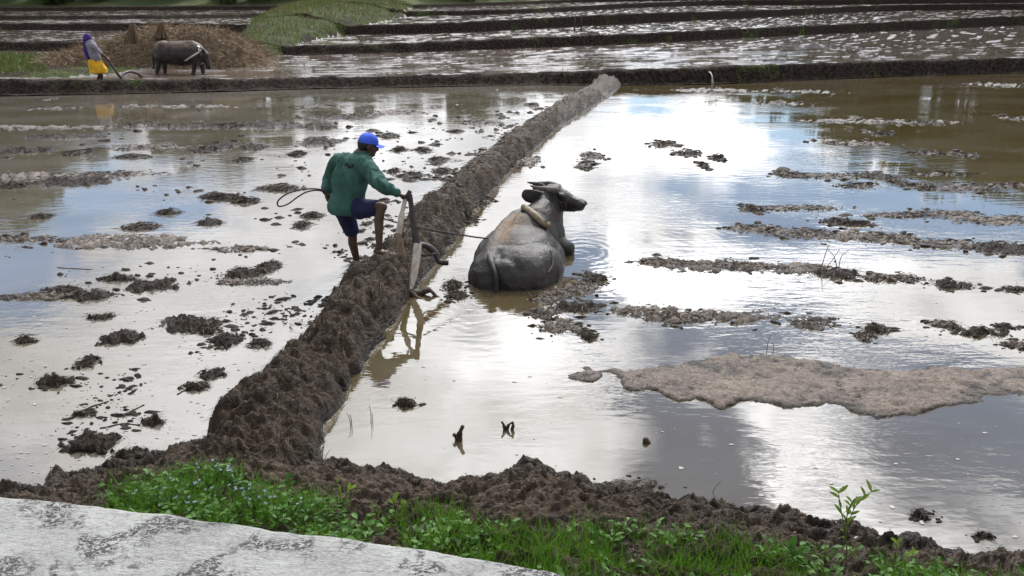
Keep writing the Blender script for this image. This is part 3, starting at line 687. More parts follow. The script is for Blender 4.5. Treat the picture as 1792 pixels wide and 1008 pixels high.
# rising scrub land beyond the terraces, out to the horizon, and the ground under and behind the camera
na_, nr_ = 80, 30; th = np.linspace(-1.25, 1.25, na_); V = []
for j in range(nr_):
    for a in th:
        u = math.tan(a) if abs(a) < 0.66 else math.copysign(0.78, a)
        d0 = (float(np.interp(np.clip(u, -0.8, 0.8), UG, bankD[4]))+15.0)/math.cos(min(abs(a), 0.66))
        r = d0*(1500/d0)**((j/(nr_-1))**1.5)
        z0 = float(np.interp(np.clip(u, -0.8, 0.8), UG, levels[5])); x, y = r*math.sin(a), r*math.cos(a)
        z = z0-0.12+20*(1-math.exp(-max(r-d0-4, 0)/45))*(0.8+0.2*math.sin(a*4+1))
        V.append((x, y, z))
tag(quads_obj('hillside', np.array(V), grid_quads(nr_, na_), M['hill']), 'scrub covered hillside behind the terraces', kind='structure')
V = [(-400, -400, -0.5), (400, -400, -0.5), (400, 60, -0.5), (-400, 60, -0.5)]
tag(mesh_obj('ground', V, [(0, 1, 2, 3)], M['soil'], smooth=False), 'earth under the paddies', kind='structure')
# ------------------------------------------------------------------ the farmer
def V3(a): return np.array(a, float)
def lerp(a, b, t): return V3(a)+(V3(b)-V3(a))*t
def hand(s, wrist, knuck, palm_w, curl, side, r=0.0095, L=0.075):
    """palm from wrist to knuckles, four bent fingers and a thumb; palm_w: unit vector across the palm, curl: unit vector the fingers bend to"""
    d = V3(knuck)-V3(wrist); d = d/np.linalg.norm(d); w_ = V3(palm_w); c = V3(curl)
    for t in np.linspace(-1, 1, 4): s.cap(lerp(wrist, knuck, 0.15)+w_*t*0.020, V3(knuck)+w_*t*0.030, 0.016, 0.0125, 8)
    for i, (t, l) in enumerate(zip((-1, -0.33, 0.33, 1), (0.85, 1.0, 0.95, 0.72))):
        a = V3(knuck)+w_*t*0.030; b = a+(d*0.75+c*0.5)*L*0.45*l; e = b+(d*0.1+c*0.95)*L*0.4*l; f = e+(c*0.6-d*0.6)*L*0.3*l
        s.cap(a, b, r*1.1, r, 8); s.cap(b, e, r, r*0.95, 8); s.cap(e, f, r*0.95, r*0.8, 8)
    a = lerp(wrist, knuck, 0.25)+w_*side*0.032; b = a+(w_*side*0.6+d*0.5+c*0.5)*0.035; e = b+(d*0.5+c*0.8)*0.03
    s.cap(a, b, r*1.35, r*1.15, 8); s.cap(b, e, r*1.1, r*0.9, 8)

footR = PD(664, 437, 8.02); footR[2] = hz(footR[0], footR[1])+0.03
toeR = PD(688, 442, 7.95); toeR[2] = max(hz(toeR[0], toeR[1])+0.015, footR[2]-0.09)
ankR = V3([footR[0], footR[1], footR[2]+0.05])
kneeR = PD(667, 362, 8.12); hipR = PD(629, 366, 8.24); hipL = PD(600, 362, 8.44)
kneeL = PD(617, 408, 8.55); ankL = P(624, 462, -0.10); ankL[1] = 8.6; ankL = PD(625, 458, 8.62)
pelvis = (hipR+hipL)/2+V3([0, 0, 0.04]); chest = PD(614, 303, 8.36); neckB = PD(632, 270, 8.40); headC = PD(645, 253, 8.42)
shL = PD(592, 284, 8.54); shR = PD(638, 288, 8.24); elR = PD(664, 320, 8.02); wrR = PD(694, 339, 7.99); knR = PD(708, 343, 7.98)
elL = PD(578, 314, 8.66); wrL = PD(573, 337, 8.50); knL = PD(574, 345, 8.44)
base = V3([(footR[0]+ankL[0])/2, (footR[1]+ankL[1])/2, 0])
man = empty('person', base, 'barefoot farmer in green shirt and blue cap stepping onto the dike, hand on the plough', 'person')
up = V3([0, 0, 1]); hf = V3([0.93, 0.30, -0.20]); hf /= np.linalg.norm(hf); hs = np.cross(hf, up); hs /= np.linalg.norm(hs); hu = np.cross(hs, hf)   # hs: his right
def HP(f, r, u): return headC+hf*f+hs*r+hu*u
s = Solid()
hq = Matrix((tuple(hf), tuple(-hs), tuple(hu))).transposed().to_quaternion()
s.ball(HP(-0.012, 0, 0.02), (0.098, 0.076, 0.098), hq); s.ball(HP(0.022, 0, -0.055), (0.068, 0.058, 0.072), hq)
s.cap(HP(0.062, 0, -0.095), HP(0.045, 0, -0.10), 0.026, 0.03); s.ball(HP(0.098, 0, -0.035), (0.020, 0.014, 0.022), hq); s.cap(HP(0.085, 0, 0.0), HP(0.100, 0, -0.035), 0.010, 0.013)
s.cap(HP(0.078, -0.03, 0.012), HP(0.078, 0.03, 0.012), 0.014, 0.014); s.ball(HP(0.080, 0, -0.068), (0.014, 0.024, 0.010), hq)
s.ball(HP(0.055, 0.042, -0.035), 0.026); s.ball(HP(0.055, -0.042, -0.035), 0.026)
for q in (1, -1): s.ball(HP(-0.005, 0.076*q, -0.025), (0.022, 0.010, 0.032), hq)
s.cap(HP(-0.03, 0, -0.06), neckB-V3([0, 0, 0.02]), 0.052, 0.062)
s.cap(neckB, chest, 0.075, 0.12); s.cap(chest, pelvis, 0.115, 0.11); s.cap(shL, shR, 0.062, 0.062); s.cap(hipL, hipR, 0.085, 0.085)
s.cap(shR, elR, 0.050, 0.040); s.cap(elR, wrR, 0.040, 0.027); s.cap(shL, elL, 0.050, 0.040); s.cap(elL, wrL, 0.040, 0.027)
s.cap(hipR, kneeR, 0.078, 0.052); s.cap(hipL, kneeL, 0.078, 0.052)
cR = lerp(kneeR, ankR, 0.33)-V3([0.018, -0.005, 0]); s.cap(kneeR, cR, 0.050, 0.052); s.cap(cR, ankR, 0.052, 0.033); s.ball(kneeR+V3([0.015, 0, 0.0]), 0.05)
cL = lerp(kneeL, ankL, 0.33)-V3([0.018, -0.005, 0]); s.cap(kneeL, cL, 0.050, 0.052); s.cap(cL, ankL, 0.052, 0.034)
s.cap(ankL, ankL+V3([0.02, 0.02, -0.12]), 0.034, 0.045)
heel = ankR+V3([-0.035, 0.01, -0.045]); td = toeR-footR; td /= np.linalg.norm(td); tw = np.cross(td, up); tw /= np.linalg.norm(tw)
s.cap(ankR, heel, 0.034, 0.030); 
for t in (-1, -0.3, 0.4, 1): s.cap(heel+tw*t*0.012, toeR-td*0.04+tw*t*0.030, 0.026, 0.019)
for i, t in enumerate((-1.1, -0.5, 0.0, 0.5, 1.0)): s.cap(toeR-td*0.05+tw*t*0.032, toeR+td*(0.012-0.01*abs(t))+tw*t*0.036-V3([0, 0, 0.008]), 0.012, 0.010)
hand(s, wrR, knR, V3([0.2, -0.85, 0.25]), V3([0.35, 0.0, -0.9]), -1); hand(s, wrL, knL, V3([0.6, 0.75, 0]), V3([0.45, -0.35, -0.6]), 1)
s.skin('body', M['skin'], man, voxel=0.0075, iters=3)
s = Solid()                                  # hair below the cap
s.ball(HP(-0.030, 0, 0.005), (0.090, 0.080, 0.085), hq); s.ball(HP(-0.06, 0, -0.035), (0.05, 0.064, 0.045), hq); s.skin('hair', M['hair'], man, 0.008, 3)
for q in (1, -1): Solid().ball(HP(0.086, 0.030*q, -0.008), (0.008, 0.012, 0.008), hq, 8, 6).out('eye', M['eye'], man)
# shirt
tf = V3([0.5, 0.86, 0]); ts = V3([0.86, -0.5, 0])      # torso facing, torso right
s = Solid()
hem = (PD(605, 369, 8.20)+PD(605, 367, 8.46))/2
rings = [(hem+V3([0.0, 0, -0.012]), ts*0.190, tf*0.150), (hem+V3([0.0, 0, 0.05]), ts*0.192, tf*0.152), (lerp(hem, chest, 0.45), ts*0.185, tf*0.145), (lerp(hem, chest, 0.8), ts*0.200, tf*0.150),
         (lerp(chest, neckB, 0.15), ts*0.215, tf*0.145), (lerp(chest, neckB, 0.5), ts*0.205, tf*0.130), (lerp(chest, neckB, 0.8), ts*0.14, tf*0.105), (neckB+V3([0.01, 0, 0.02]), ts*0.076, tf*0.074)]
s.loft(rings)
s.cap(shR, elR, 0.088, 0.066); s.cap(elR, lerp(elR, wrR, 0.93), 0.066, 0.046); s.cap(shL, elL, 0.088, 0.064); s.cap(elL, lerp(elL, wrL, 0.80), 0.064, 0.052)
s.cap(shL, lerp(shL, shR, 0.5), 0.085, 0.10); s.cap(shR, lerp(shL, shR, 0.5), 0.085, 0.10)
mk = PD(611, 290, 8.23)
def shirt_disp(V):
    a = n3(V*np.array([1, 1, 0.55]), 9, 3); r_ = 1-np.abs(n3(V*np.array([1.2, 1.2, 0.45])+a[:, None]*0.03, 7, 8))*3
    f = 0.020*a+0.020*r_+0.006*n3(V*np.array([1, 1, 0.6]), 24, 33); sl = np.linalg.norm(V-elR, axis=1) < 0.14
    return f+np.where(sl, 0.012*np.sin(V[:, 0]*85+V[:, 2]*60+a*6), 0)
s.skin('shirt', M['shirt'], man, 0.010, 3, disp=shirt_disp,
       attrs={'mark': lambda V: (np.exp(-(((V[:, 0]-mk[0])/0.055)**2+((V[:, 2]-mk[2])/0.030)**2)) > 0.35)*(V[:, 1] < 8.40)*1.0})
Solid().tube([neckB+ts*0.072*math.cos(a)+tf*0.072*math.sin(a)+V3([0.008, 0, 0.028]) for a in np.linspace(0, 2*math.pi, 25)], 0.013, 8).out('collar', M['shirt'], man)
# shorts
s = Solid(); s.cap(hipL+V3([0, 0, 0.03]), hipR+V3([0, 0, 0.03]), 0.112, 0.112); s.cap(pelvis, pelvis+V3([0, 0, 0.06]), 0.13, 0.125)
hR = lerp(hipR, kneeR, 0.84); hL = lerp(hipL, kneeL, 1.0)
def tubeleg(a, b, r0, r1):
    d = b-a; d /= np.linalg.norm(d); e1 = np.cross(d, V3([0.3, 0.9, 0.2])); e1 /= np.linalg.norm(e1); e2 = np.cross(d, e1)
    s.loft([(lerp(a, b, t), e1*(r0+(r1-r0)*t), e2*(r0+(r1-r0)*t)) for t in np.linspace(0, 1, 7)])
tubeleg(hipR, hR, 0.112, 0.082); tubeleg(hipL, hL, 0.112, 0.080); s.ball(hipR, 0.11); s.ball(hipL, 0.11)
s.skin('shorts', M['navy'], man, 0.010, 3, disp=lambda V: 0.012*n3(V*np.array([1, 1, 0.6]), 11, 21))
# cap
V, F = [], []; nu_, nv_ = 24, 8
for j in range(nv_+1):
    t = (math.pi/2+0.12)*j/nv_
    for i in range(nu_):
        a = 2*math.pi*i/nu_; rr = 1+0.03*math.sin(3*a+1)*math.sin(t); V.append(HP(-0.008+0.106*math.sin(t)*math.cos(a)*rr, 0.088*math.sin(t)*math.sin(a)*rr, 0.030+0.094*math.cos(t)*(1+0.04*math.sin(2*a))))
F = [(j*nu_+i, j*nu_+(i+1) % nu_, (j+1)*nu_+(i+1) % nu_, (j+1)*nu_+i) for j in range(nv_) for i in range(nu_)]
cap_o = mesh_obj('cap', V, F, M['blue_cap'], man)
V, F = [], []
for layer in (0, 1):
    for j in range(7):
        for i in range(9):
            q = -1+2*i/8; f = j/6; V.append(HP(0.082+0.088*f*math.sqrt(max(0, 1-0.55*q*q))-0.02*q*q, 0.076*q*(1-0.12*f), 0.022-0.018*q*q-0.012*f-0.005*layer))
Q = grid_quads(7, 9); F = [tuple(q) for q in Q]+[tuple(q[::-1]+63) for q in Q]
ring = list(range(0, 9))+[8+9*j for j in range(1, 7)]+[62-8+i for i in range(7, -1, -1)]+[9*j for j in range(5, 0, -1)]
F += [(ring[i], ring[(i+1) % len(ring)], ring[(i+1) % len(ring)]+63, ring[i]+63) for i in range(len(ring))]
mesh_obj('brim', V, F, M['blue_cap'], cap_o)
Solid().ball(HP(-0.008, 0, 0.124), 0.007, nu=8, nv=6).out('button', M['blue_cap'], cap_o)

# looped whip rope in his hand
D_ = float(knL[1])-0.02
pts = spline([PD(578, 344, D_), PD(562, 332, D_), PD(535, 331, D_-0.02), PD(505, 338, D_-0.06), PD(487, 351, D_-0.08), PD(488, 361, D_-0.06), PD(504, 357, D_), PD(522, 344, D_+0.05), PD(540, 335, D_+0.06), PD(562, 334, D_+0.03), PD(579, 346, D_+0.01)], 6)
tag(Solid().tube(pts, 0.0085, 8).out('rope', M['rope'], origin=PD(560, 340, D_)), 'dark rope bent into a long loop behind the farmer, held in his hand', 'rope')

# ------------------------------------------------------------------ the plough leaning on the dike
foot = P(722, 512, 0.03)
plow = empty('plough', (foot[0], foot[1], 0), 'wooden ox plough with forked handles leaning on the dike under the farmer\'s hand', 'plough')
def bar(name, pts, ws, mat, thick=0.6, parent=plow, sq=True):
    s = Solid(); s.tube(pts, ws, 6 if sq else 10, flat=thick); o = s.out(name, mat, parent, smooth=not sq); return o
top = PD(708, 349, 7.97); j1 = PD(697, 411, 7.86); j2 = PD(712, 482, 7.72)
bar('handle', spline([PD(711, 342, 7.98), PD(706, 362, 7.95), PD(700, 395, 7.88), PD(697, 414, 7.85)], 4), [0.022]*6+[0.032]*7, M['wood_light'], 0.75)
bar('handle_shaft', spline([PD(696, 408, 7.855), PD(702, 435, 7.80), PD(708, 460, 7.75), PD(714, 490, 7.68)], 4), [0.034]*13, M['wood_tan'], 0.7)
bar('grip', spline([PD(704, 346, 7.96), PD(712, 343, 7.96), PD(718, 334, 7.98)], 4), [0.022]*9, M['wood_dark'], 0.9)
bar('upright', spline([PD(717, 340, 7.97), PD(721, 370, 7.92), PD(726, 405, 7.84), PD(730, 434, 7.78)], 4), [0.026]*4+[0.030]*5+[0.036]*4, M['wood_dark'], 0.75)
bar('plank', [PD(731, 426, 7.78), PD(729, 450, 7.72), PD(724, 480, 7.64), PD(719, 506, 7.55)], [0.040, 0.044, 0.040, 0.020], M['wood_light'], 0.55)
bm_ = bar('beam', spline([PD(729, 432, 7.80), PD(740, 429, 7.84), PD(754, 435, 7.88), PD(764, 446, 7.86), PD(769, 458, 7.82), PD(784, 460, 7.80)], 6), [0.030]*10+[0.034]*10+[0.030]*11, M['wood_dark'], 1.0, sq=False)
bar('brace', spline([PD(731, 445, 7.77), PD(745, 447, 7.8), PD(763, 444, 7.84)], 5), [0.014]*11, M['wood_dark'], 1.0, sq=False)
bar('sole', spline([PD(708, 524, 7.52), PD(722, 514, 7.50), PD(738, 512, 7.5), PD(752, 508, 7.50), PD(763, 518, 7.46), PD(772, 524, 7.42)], 5), [0.045]*8+[0.030]*8+[0.018]*10, M['rotten'], 1.0, sq=False)
bar('share', spline([PD(712, 510, 7.52), PD(728, 522, 7.44), PD(746, 529, 7.36), PD(757, 521, 7.40)], 5), [0.050]*5+[0.035]*5+[0.018]*6, M['rotten'], 0.6, sq=False)
# trace rope from plough to buffalo
pts = spline([PD(655, 378, 8.35), PD(676, 384, 8.0), PD(700, 391, 7.92), PD(728, 397, 7.85), PD(770, 405, 7.95), PD(806, 411, 8.1), PD(840, 416, 8.2), PD(862, 418, 8.3)], 6)
tag(Solid().tube(pts, 0.009, 8).out('rope', M['rope'], origin=pts[12]), 'taut dark rope stretched from the plough to the lying buffalo', 'rope')

# ------------------------------------------------------------------ the lying buffalo
buf = empty('water_buffalo', (0.1, 8.3, 0), 'wet grey water buffalo lying half sunk in the pond, seen from behind', 'buffalo')
s = Solid(); E = lambda a, b, c: Quaternion(Vector((0, 0, 1)), math.radians(c)) @ Quaternion(Vector((1, 0, 0)), math.radians(a)) @ Quaternion(Vector((0, 1, 0)), math.radians(b))
ax = E(0, 0, -17)
s.ball((0.24, 8.02, 0.03), (0.28, 0.40, 0.33), E(0, 12, -28)); s.ball((0.10, 7.92, 0.04), (0.33, 0.31, 0.33), ax); s.ball((-0.20, 7.98, -0.02), (0.26, 0.36, 0.32), E(0, -8, -4))
s.ball((0.10, 8.42, 0.04), (0.44, 0.60, 0.39), ax); s.ball((0.28, 8.45, 0.0), (0.30, 0.50, 0.31), ax); s.ball((-0.06, 8.45, 0.05), (0.34, 0.55, 0.36), ax)
s.ball((0.20, 8.85, 0.12), (0.34, 0.46, 0.37), ax); s.ball((0.34, 9.12, 0.10), (0.29, 0.32, 0.38), ax)
spine = [PD(857, 447, 7.86), PD(860, 432, 8.02), PD(868, 414, 8.22), PD(879, 397, 8.45), PD(891, 381, 8.70), PD(905, 369, 8.92), PD(918, 364, 9.1)]
for a, b in zip(spine[:-1], spine[1:]): s.cap(a-V3([0, 0, 0.10]), b-V3([0, 0, 0.10]), 0.105, 0.105)
s.cap(PD(843, 446, 7.98)-V3([0, 0, 0.06]), PD(860, 436, 8.02)-V3([0, 0, 0.06]), 0.06, 0.08); s.cap(PD(900, 432, 8.05)-V3([0, 0, 0.07]), PD(866, 434, 8.04)-V3([0, 0, 0.06]), 0.075, 0.08)
s.ball((0.40, 8.26, 0.0), (0.16, 0.24, 0.23), E(0, 0, -20)); s.ball((-0.06, 7.76, 0.04), (0.24, 0.15, 0.24), ax)
s.cap((0.46, 9.0, 0.06), (0.62, 8.86, 0.05), 0.16, 0.105); s.cap((0.62, 8.86, 0.05), (0.58, 9.05, -0.05), 0.10, 0.08); s.ball((0.44, 9.02, 0.12), (0.18, 0.22, 0.27), ax)
poll = PD(956, 342, 9.30); muz = PD(1016, 358, 9.16); hd = muz-poll; hl = np.linalg.norm(hd); hd /= hl
hs_ = np.cross(hd, up); hs_ /= np.linalg.norm(hs_); hu_ = np.cross(hs_, hd)         # hs_: toward the camera side
def BH(f, r, u): return poll+hd*f+hs_*r+hu_*u
bq = Matrix((tuple(hd), tuple(-hs_), tuple(hu_))).transposed().to_quaternion()
nk = [(0.28, 9.02, 0.30), (0.40, 9.20, 0.40), tuple(BH(-0.01, 0, -0.06))]
s.cap(nk[0], nk[1], 0.24, 0.20); s.cap(nk[1], nk[2], 0.20, 0.16); s.cap((0.42, 9.18, 0.20), BH(0.08, 0, -0.12), 0.17, 0.11); s.cap((0.50, 9.18, 0.12), BH(0.14, 0, -0.13), 0.12, 0.085)
s.ball(BH(0.08, 0, 0.02), (0.145, 0.120, 0.130), bq); s.cap(BH(0.10, 0, 0.035), BH(hl*0.62, 0, 0.020), 0.108, 0.080); s.cap(BH(hl*0.6, 0, 0.01), BH(hl-0.01, 0, -0.005), 0.080, 0.074)
s.ball(BH(hl, 0, -0.008), (0.062, 0.088, 0.072), bq); s.cap(BH(0.10, 0, -0.075), BH(hl-0.06, 0, -0.058), 0.088, 0.046); s.ball(BH(hl+0.042, 0.036, 0.018), 0.028); s.ball(BH(hl+0.042, -0.036, 0.018), 0.028)
s.cap(BH(0.02, 0.07, -0.06), BH(0.18, 0.06, -0.080), 0.085, 0.055); s.cap(BH(0.02, -0.07, -0.06), BH(0.18, -0.06, -0.080), 0.085, 0.055)
for q in (1, -1): s.ball(BH(0.19, 0.092*q, 0.070), (0.042, 0.028, 0.030), bq)
s.cap(BH(0.10, -0.06, 0.115), BH(0.10, 0.06, 0.115), 0.045, 0.045)
tail = spline([PD(857, 447, 7.86), PD(861, 462, 7.70), PD(866, 480, 7.60), PD(868, 500, 7.575), PD(868, 520, 7.57)], 5)
def hide_disp(V):
    rib = np.sin((V[:, 1]-0.25*V[:, 0])*38)*np.exp(-((V[:, 1]-8.60)/0.22)**2)*sstep(0.45, 0.30, V[:, 2])*sstep(0.02, 0.15, V[:, 2])
    fold = (1-np.abs(n3(V, 3.2, 41))*3.2)
    nkf = np.sin((V[:, 0]*0.7+V[:, 1]*0.6+V[:, 2]*0.4)*75)*np.exp(-(np.linalg.norm(V-V3([0.42, 9.2, 0.40]), axis=1)/0.16)**2)
    return 0.004*rib+0.009*fold+0.006*n3(V, 11, 43)+0.005*nkf
bufbody = s.skin('body', M['hide'], buf, 0.0125, 12, disp=hide_disp,
       attrs={'mud': lambda V: 0.62*np.exp(-(((V[:, 0]-np.interp(V[:, 1], [7.86, 9.1], [-0.22, 0.16]))/0.20)**2))*sstep(0.22, 0.36, V[:, 2])*sstep(9.0, 8.75, V[:, 1])*sstep(7.90, 8.15, V[:, 1])
              + 0.38*np.exp(-(np.linalg.norm(V-(poll+V3([0.06, 0, 0.03])), axis=1)/0.12)**2)})
Solid().tube(tail, [0.032]*6+[0.026]*6+[0.030]*9, 8).out('tail', M['hide'], buf)
def horn(pts):
    pts = spline(pts, 7); n = len(pts); Solid().tube(pts, [0.046*(1-k/n)**0.7+0.003 for k in range(n)], 10, flat=0.6).out('horn', M['horn'], buf)
horn([BH(0.13, 0.07, 0.10), PD(974, 333, 9.12), PD(957, 331, 9.0), PD(941, 329, 9.02), PD(928, 325, 9.10)])
horn([BH(0.12, -0.07, 0.11), PD(964, 323, 9.50), PD(950, 322, 9.58), PD(936, 321, 9.58), PD(923, 319, 9.50)])
def ear(q):
    b0 = BH(-0.0, 0.11*q, 0.0); tip = BH(-0.245, 0.20*q, 0.02); mid = BH(-0.14, 0.19*q, 0.0); s = Solid()
    pts = spline([b0, mid, tip], 7); n = len(pts); s.tube(pts, [0.034+0.052*math.sin(math.pi*min(1, k/(n-1)*0.85+0.12)) if k < n-1 else 0.006 for k in range(n)], 12, flat=0.28)
    s.skin('ear', M['hide'], buf, 0.008, 2)
ear(1); ear(-1)
for q in (1, -1): Solid().ball(BH(0.195, 0.112*q, 0.068), 0.014, nu=10, nv=8).out('eye', M['eye'], buf)
for q in (1, -1): Solid().ball(BH(hl+0.062, 0.036*q, 0.016), (0.012, 0.012, 0.009), bq, 8, 6).out('nostril', M['eye'], buf)
# yoke on its neck, halter and rope on its body
from mathutils.bvhtree import BVHTree
_me = bufbody.data; _b = base_of(buf); _bvh = BVHTree.FromPolygons([tuple(np.array(v.co)+_b) for v in _me.vertices], [tuple(p.vertices) for p in _me.polygons])
def on_buf(px_, py_, off):                   # the point of the buffalo's hide behind a pixel
    d = ray(px_, py_); d = d/np.linalg.norm(d); h = _bvh.ray_cast(Vector((0, 0, CH)), Vector(d))
    if h[0] is None: h = _bvh.find_nearest(Vector(PD(px_, py_, 8.9)))
    return np.array(h[0])+np.array(h[1])*off
yk = spline([on_buf(917, 362, 0.02)+V3([-0.03, 0.04, 0.02]), on_buf(922, 367, 0.022), on_buf(934, 378, 0.022), on_buf(946, 390, 0.022), on_buf(957, 398, 0.03)], 6)
y_o = empty('yoke', yk[0], 'pale curved wooden yoke lying across the lying buffalo\'s neck', 'yoke')
Solid().tube(yk, [0.028, 0.034]+[0.040]*(len(yk)-4)+[0.042, 0.036], 10).out('bow', M['wood_yoke'], y_o)
e_ = V3(yk[-4]); Solid().tube([e_+V3([0.045*math.cos(a)*0.6, -0.02*math.sin(a), 0.045*math.sin(a)]) for a in np.linspace(0, 2*math.pi, 17)], 0.008, 6).out('lashing', M['rope_light'], y_o)
ring = [BH(hl*0.66, 0.098*math.cos(a), 0.094*math.sin(a)-0.010) for a in np.linspace(0, 2*math.pi, 21)]
h_o = empty('halter', ring[0], 'rope halter round the lying buffalo\'s muzzle', 'halter')
Solid().tube(ring, 0.008, 6).out('noseband', M['rope'], h_o)
Solid().tube(spline([BH(hl*0.66, 0.096, 0.0), BH(0.18, 0.128, 0.0), BH(-0.02, 0.14, 0.02)], 5), 0.007, 6).out('cheek_strap', M['rope'], h_o)
pts = spline([on_buf(957, 425, 0.004), on_buf(964, 437, 0.004), on_buf(967, 450, 0.004), on_buf(966, 464, 0.004), on_buf(958, 478, 0.004)], 6)
tag(Solid().tube(pts, 0.006, 6).out('rope', M['rope_light'], origin=pts[0]), 'thin pale rope trailing over the lying buffalo\'s flank', 'rope')

# ------------------------------------------------------------------ far field worker, plough and walking buffalo
WD = 26.2
def tz(x, y): return float(terr_height(np.array([float(x)]), np.array([float(y)]))[0][0])
W = lambda x, y, d=0.0: PD(x, y, WD+d)
gx = W(172, 132); gz = tz(gx[0], WD); dzw = gz-gx[2]
Wz = lambda x, y, d=0.0: W(x, y, d)+V3([0, 0, dzw])
wo = empty('person', (gx[0], WD, gz), 'field worker in purple headscarf and yellow shorts leaning back on the far plough', 'person')
s = Solid(); s.ball(Wz(153, 56), (0.085, 0.08, 0.11)); s.cap(Wz(154, 60), Wz(158, 68), 0.055, 0.06); s.cap(Wz(159, 68), Wz(166, 95), 0.12, 0.12)
s.cap(Wz(162, 67, -0.16), Wz(175, 82, -0.18), 0.052, 0.042); s.cap(Wz(175, 82, -0.18), Wz(187, 93, -0.06), 0.042, 0.03); s.ball(Wz(189, 94, -0.04), 0.045)
s.cap(Wz(160, 67, 0.16), Wz(176, 84, 0.18), 0.052, 0.042); s.cap(Wz(176, 84, 0.18), Wz(187, 93, 0.06), 0.042, 0.03); s.ball(Wz(188, 94, 0.05), 0.042)
s.cap(Wz(166, 96, -0.08), Wz(174, 116, -0.08), 0.085, 0.06); s.cap(Wz(174, 116, -0.08), Wz(169, 130, -0.06), 0.056, 0.04); s.cap(Wz(169, 131, -0.06), Wz(176, 133, -0.08), 0.04, 0.03)
s.cap(Wz(166, 96, 0.08), Wz(176, 116, 0.1), 0.085, 0.06); s.cap(Wz(176, 116, 0.1), Wz(176, 128, 0.12), 0.056, 0.04); s.cap(Wz(176, 129, 0.12), Wz(183, 131, 0.12), 0.04, 0.03)
s.ball(Wz(158, 57), (0.03, 0.02, 0.025)); s.skin('body', M['skin'], wo, 0.016, 3)
s = Solid(); s.cap(Wz(157, 67), Wz(167, 94), 0.165, 0.155); s.cap(Wz(160, 67, -0.17), Wz(175, 82, -0.18), 0.08, 0.062); s.cap(Wz(159, 67, 0.17), Wz(175, 83, 0.18), 0.08, 0.06); s.skin('shirt', M['grey_cloth'], wo, 0.016, 3, disp=lambda V: 0.02*n3(V, 6, 3))
s = Solid(); s.loft([(Wz(164, 93), (0.19, 0, 0), (0, 0.17, 0)), (Wz(166, 100), (0.23, 0, 0), (0, 0.2, 0)), (Wz(170, 109), (0.27, 0, 0), (0, 0.24, 0)), (Wz(171, 117), (0.28, 0, 0), (0, 0.25, 0))]); s.skin('shorts', M['yellow'], wo, 0.018, 2, disp=lambda V: 0.035*n3(V*np.array([1, 1, 0.3]), 6, 9))
s = Solid(); s.ball(Wz(151, 54), (0.115, 0.12, 0.13)); s.cap(Wz(150, 58), Wz(149, 74), 0.115, 0.10); s.cap(Wz(149, 74), Wz(153, 90), 0.10, 0.07); s.skin('headscarf', M['purple'], wo, 0.018, 3, disp=lambda V: 0.02*n3(V, 7, 19))
fp = Wz(213, 130); fpl = empty('plough', (fp[0], fp[1], tz(fp[0], fp[1])), 'dark far plough with arched beam between the field worker and the walking buffalo', 'plough')
def fbar(n_, pts, r): Solid().tube(spline(pts, 5), r, 8).out(n_, M['wood_dark'], fpl)
BD = 3.0
fbar('handle', [Wz(186, 90), Wz(194, 103), Wz(204, 118), Wz(213, 131, 0.3)], 0.035)
fbar('beam', [Wz(212, 132, 0.3), Wz(213, 121, 0.5), Wz(222, 115, 0.8), Wz(235, 117, 1.3), Wz(248, 124, 1.9), Wz(268, 124, 2.4)], 0.045)
fbar('share', [Wz(205, 135, 0.2), Wz(214, 131, 0.3), Wz(232, 130, 0.5)], 0.05)
FD = 29.3
B_ = lambda x, y, d=0.0: PD(x, y, FD+d)
g0 = B_(315, 116); g0z = tz(g0[0], FD); dzb = g0z-g0[2]; Bz = lambda x, y, d=0.0: B_(x, y, d)+V3([0, 0, dzb])
fb = empty('water_buffalo', (g0[0], FD, g0z), 'dark muddy water buffalo pulling the far plough past the straw heap', 'buffalo')
s = Solid(); s.ball(Bz(315, 80), (0.92, 0.38, 0.43)); s.ball(Bz(287, 78), (0.42, 0.36, 0.42)); s.ball(Bz(338, 80), (0.40, 0.34, 0.42)); s.cap(Bz(278, 66), Bz(335, 65), 0.16, 0.17)
s.cap(Bz(345, 76), Bz(356, 84), 0.24, 0.17); s.cap(Bz(357, 82), Bz(364, 103), 0.15, 0.075); s.ball(Bz(364, 104), (0.08, 0.08, 0.08))
for x, d, x2 in ((277, -0.2, 272), (284, 0.2, 287), (340, -0.2, 336), (348, 0.2, 354)):
    s.cap(Bz(x, 86, d), Bz((x+x2)/2+1, 100, d), 0.17, 0.095); s.cap(Bz((x+x2)/2+1, 100, d), Bz(x2, 116, d), 0.09, 0.065); s.ball(Bz(x2, 117, d), (0.085, 0.08, 0.05))
s.skin('body', M['hide'], fb, 0.03, 5, disp=lambda V: 0.025*n3(V, 2.5, 5), attrs={'mud': lambda V: 0.5*sstep(Bz(300, 82)[2], Bz(300, 66)[2], V[:, 2])})
Solid().tube(spline([Bz(269, 72), Bz(266, 85), Bz(267, 100), Bz(266, 106)], 4), [0.05]*8+[0.035]*4+[0.06], 8).out('tail', M['hide'], fb)
for q in (1, -1):
    Solid().tube(spline([Bz(356, 76, -0.1*q), Bz(352, 71, -0.32*q), Bz(344, 68, -0.42*q)], 5), [0.05*(1-k/12)+0.006 for k in range(11)], 8).out('horn', M['horn'], fb)
    Solid().tube(spline([Bz(353, 80, -0.13*q), Bz(350, 83, -0.3*q), Bz(347, 87, -0.36*q)], 4), [0.03, 0.05, 0.07, 0.075, 0.07, 0.06, 0.045, 0.03, 0.012], 8, flat=0.35).out('ear', M['hide'], fb)
yp = Bz(346, 68, -0.4); yo = empty('yoke', yp, 'pale wooden yoke on the far walking buffalo\'s shoulders', 'yoke')
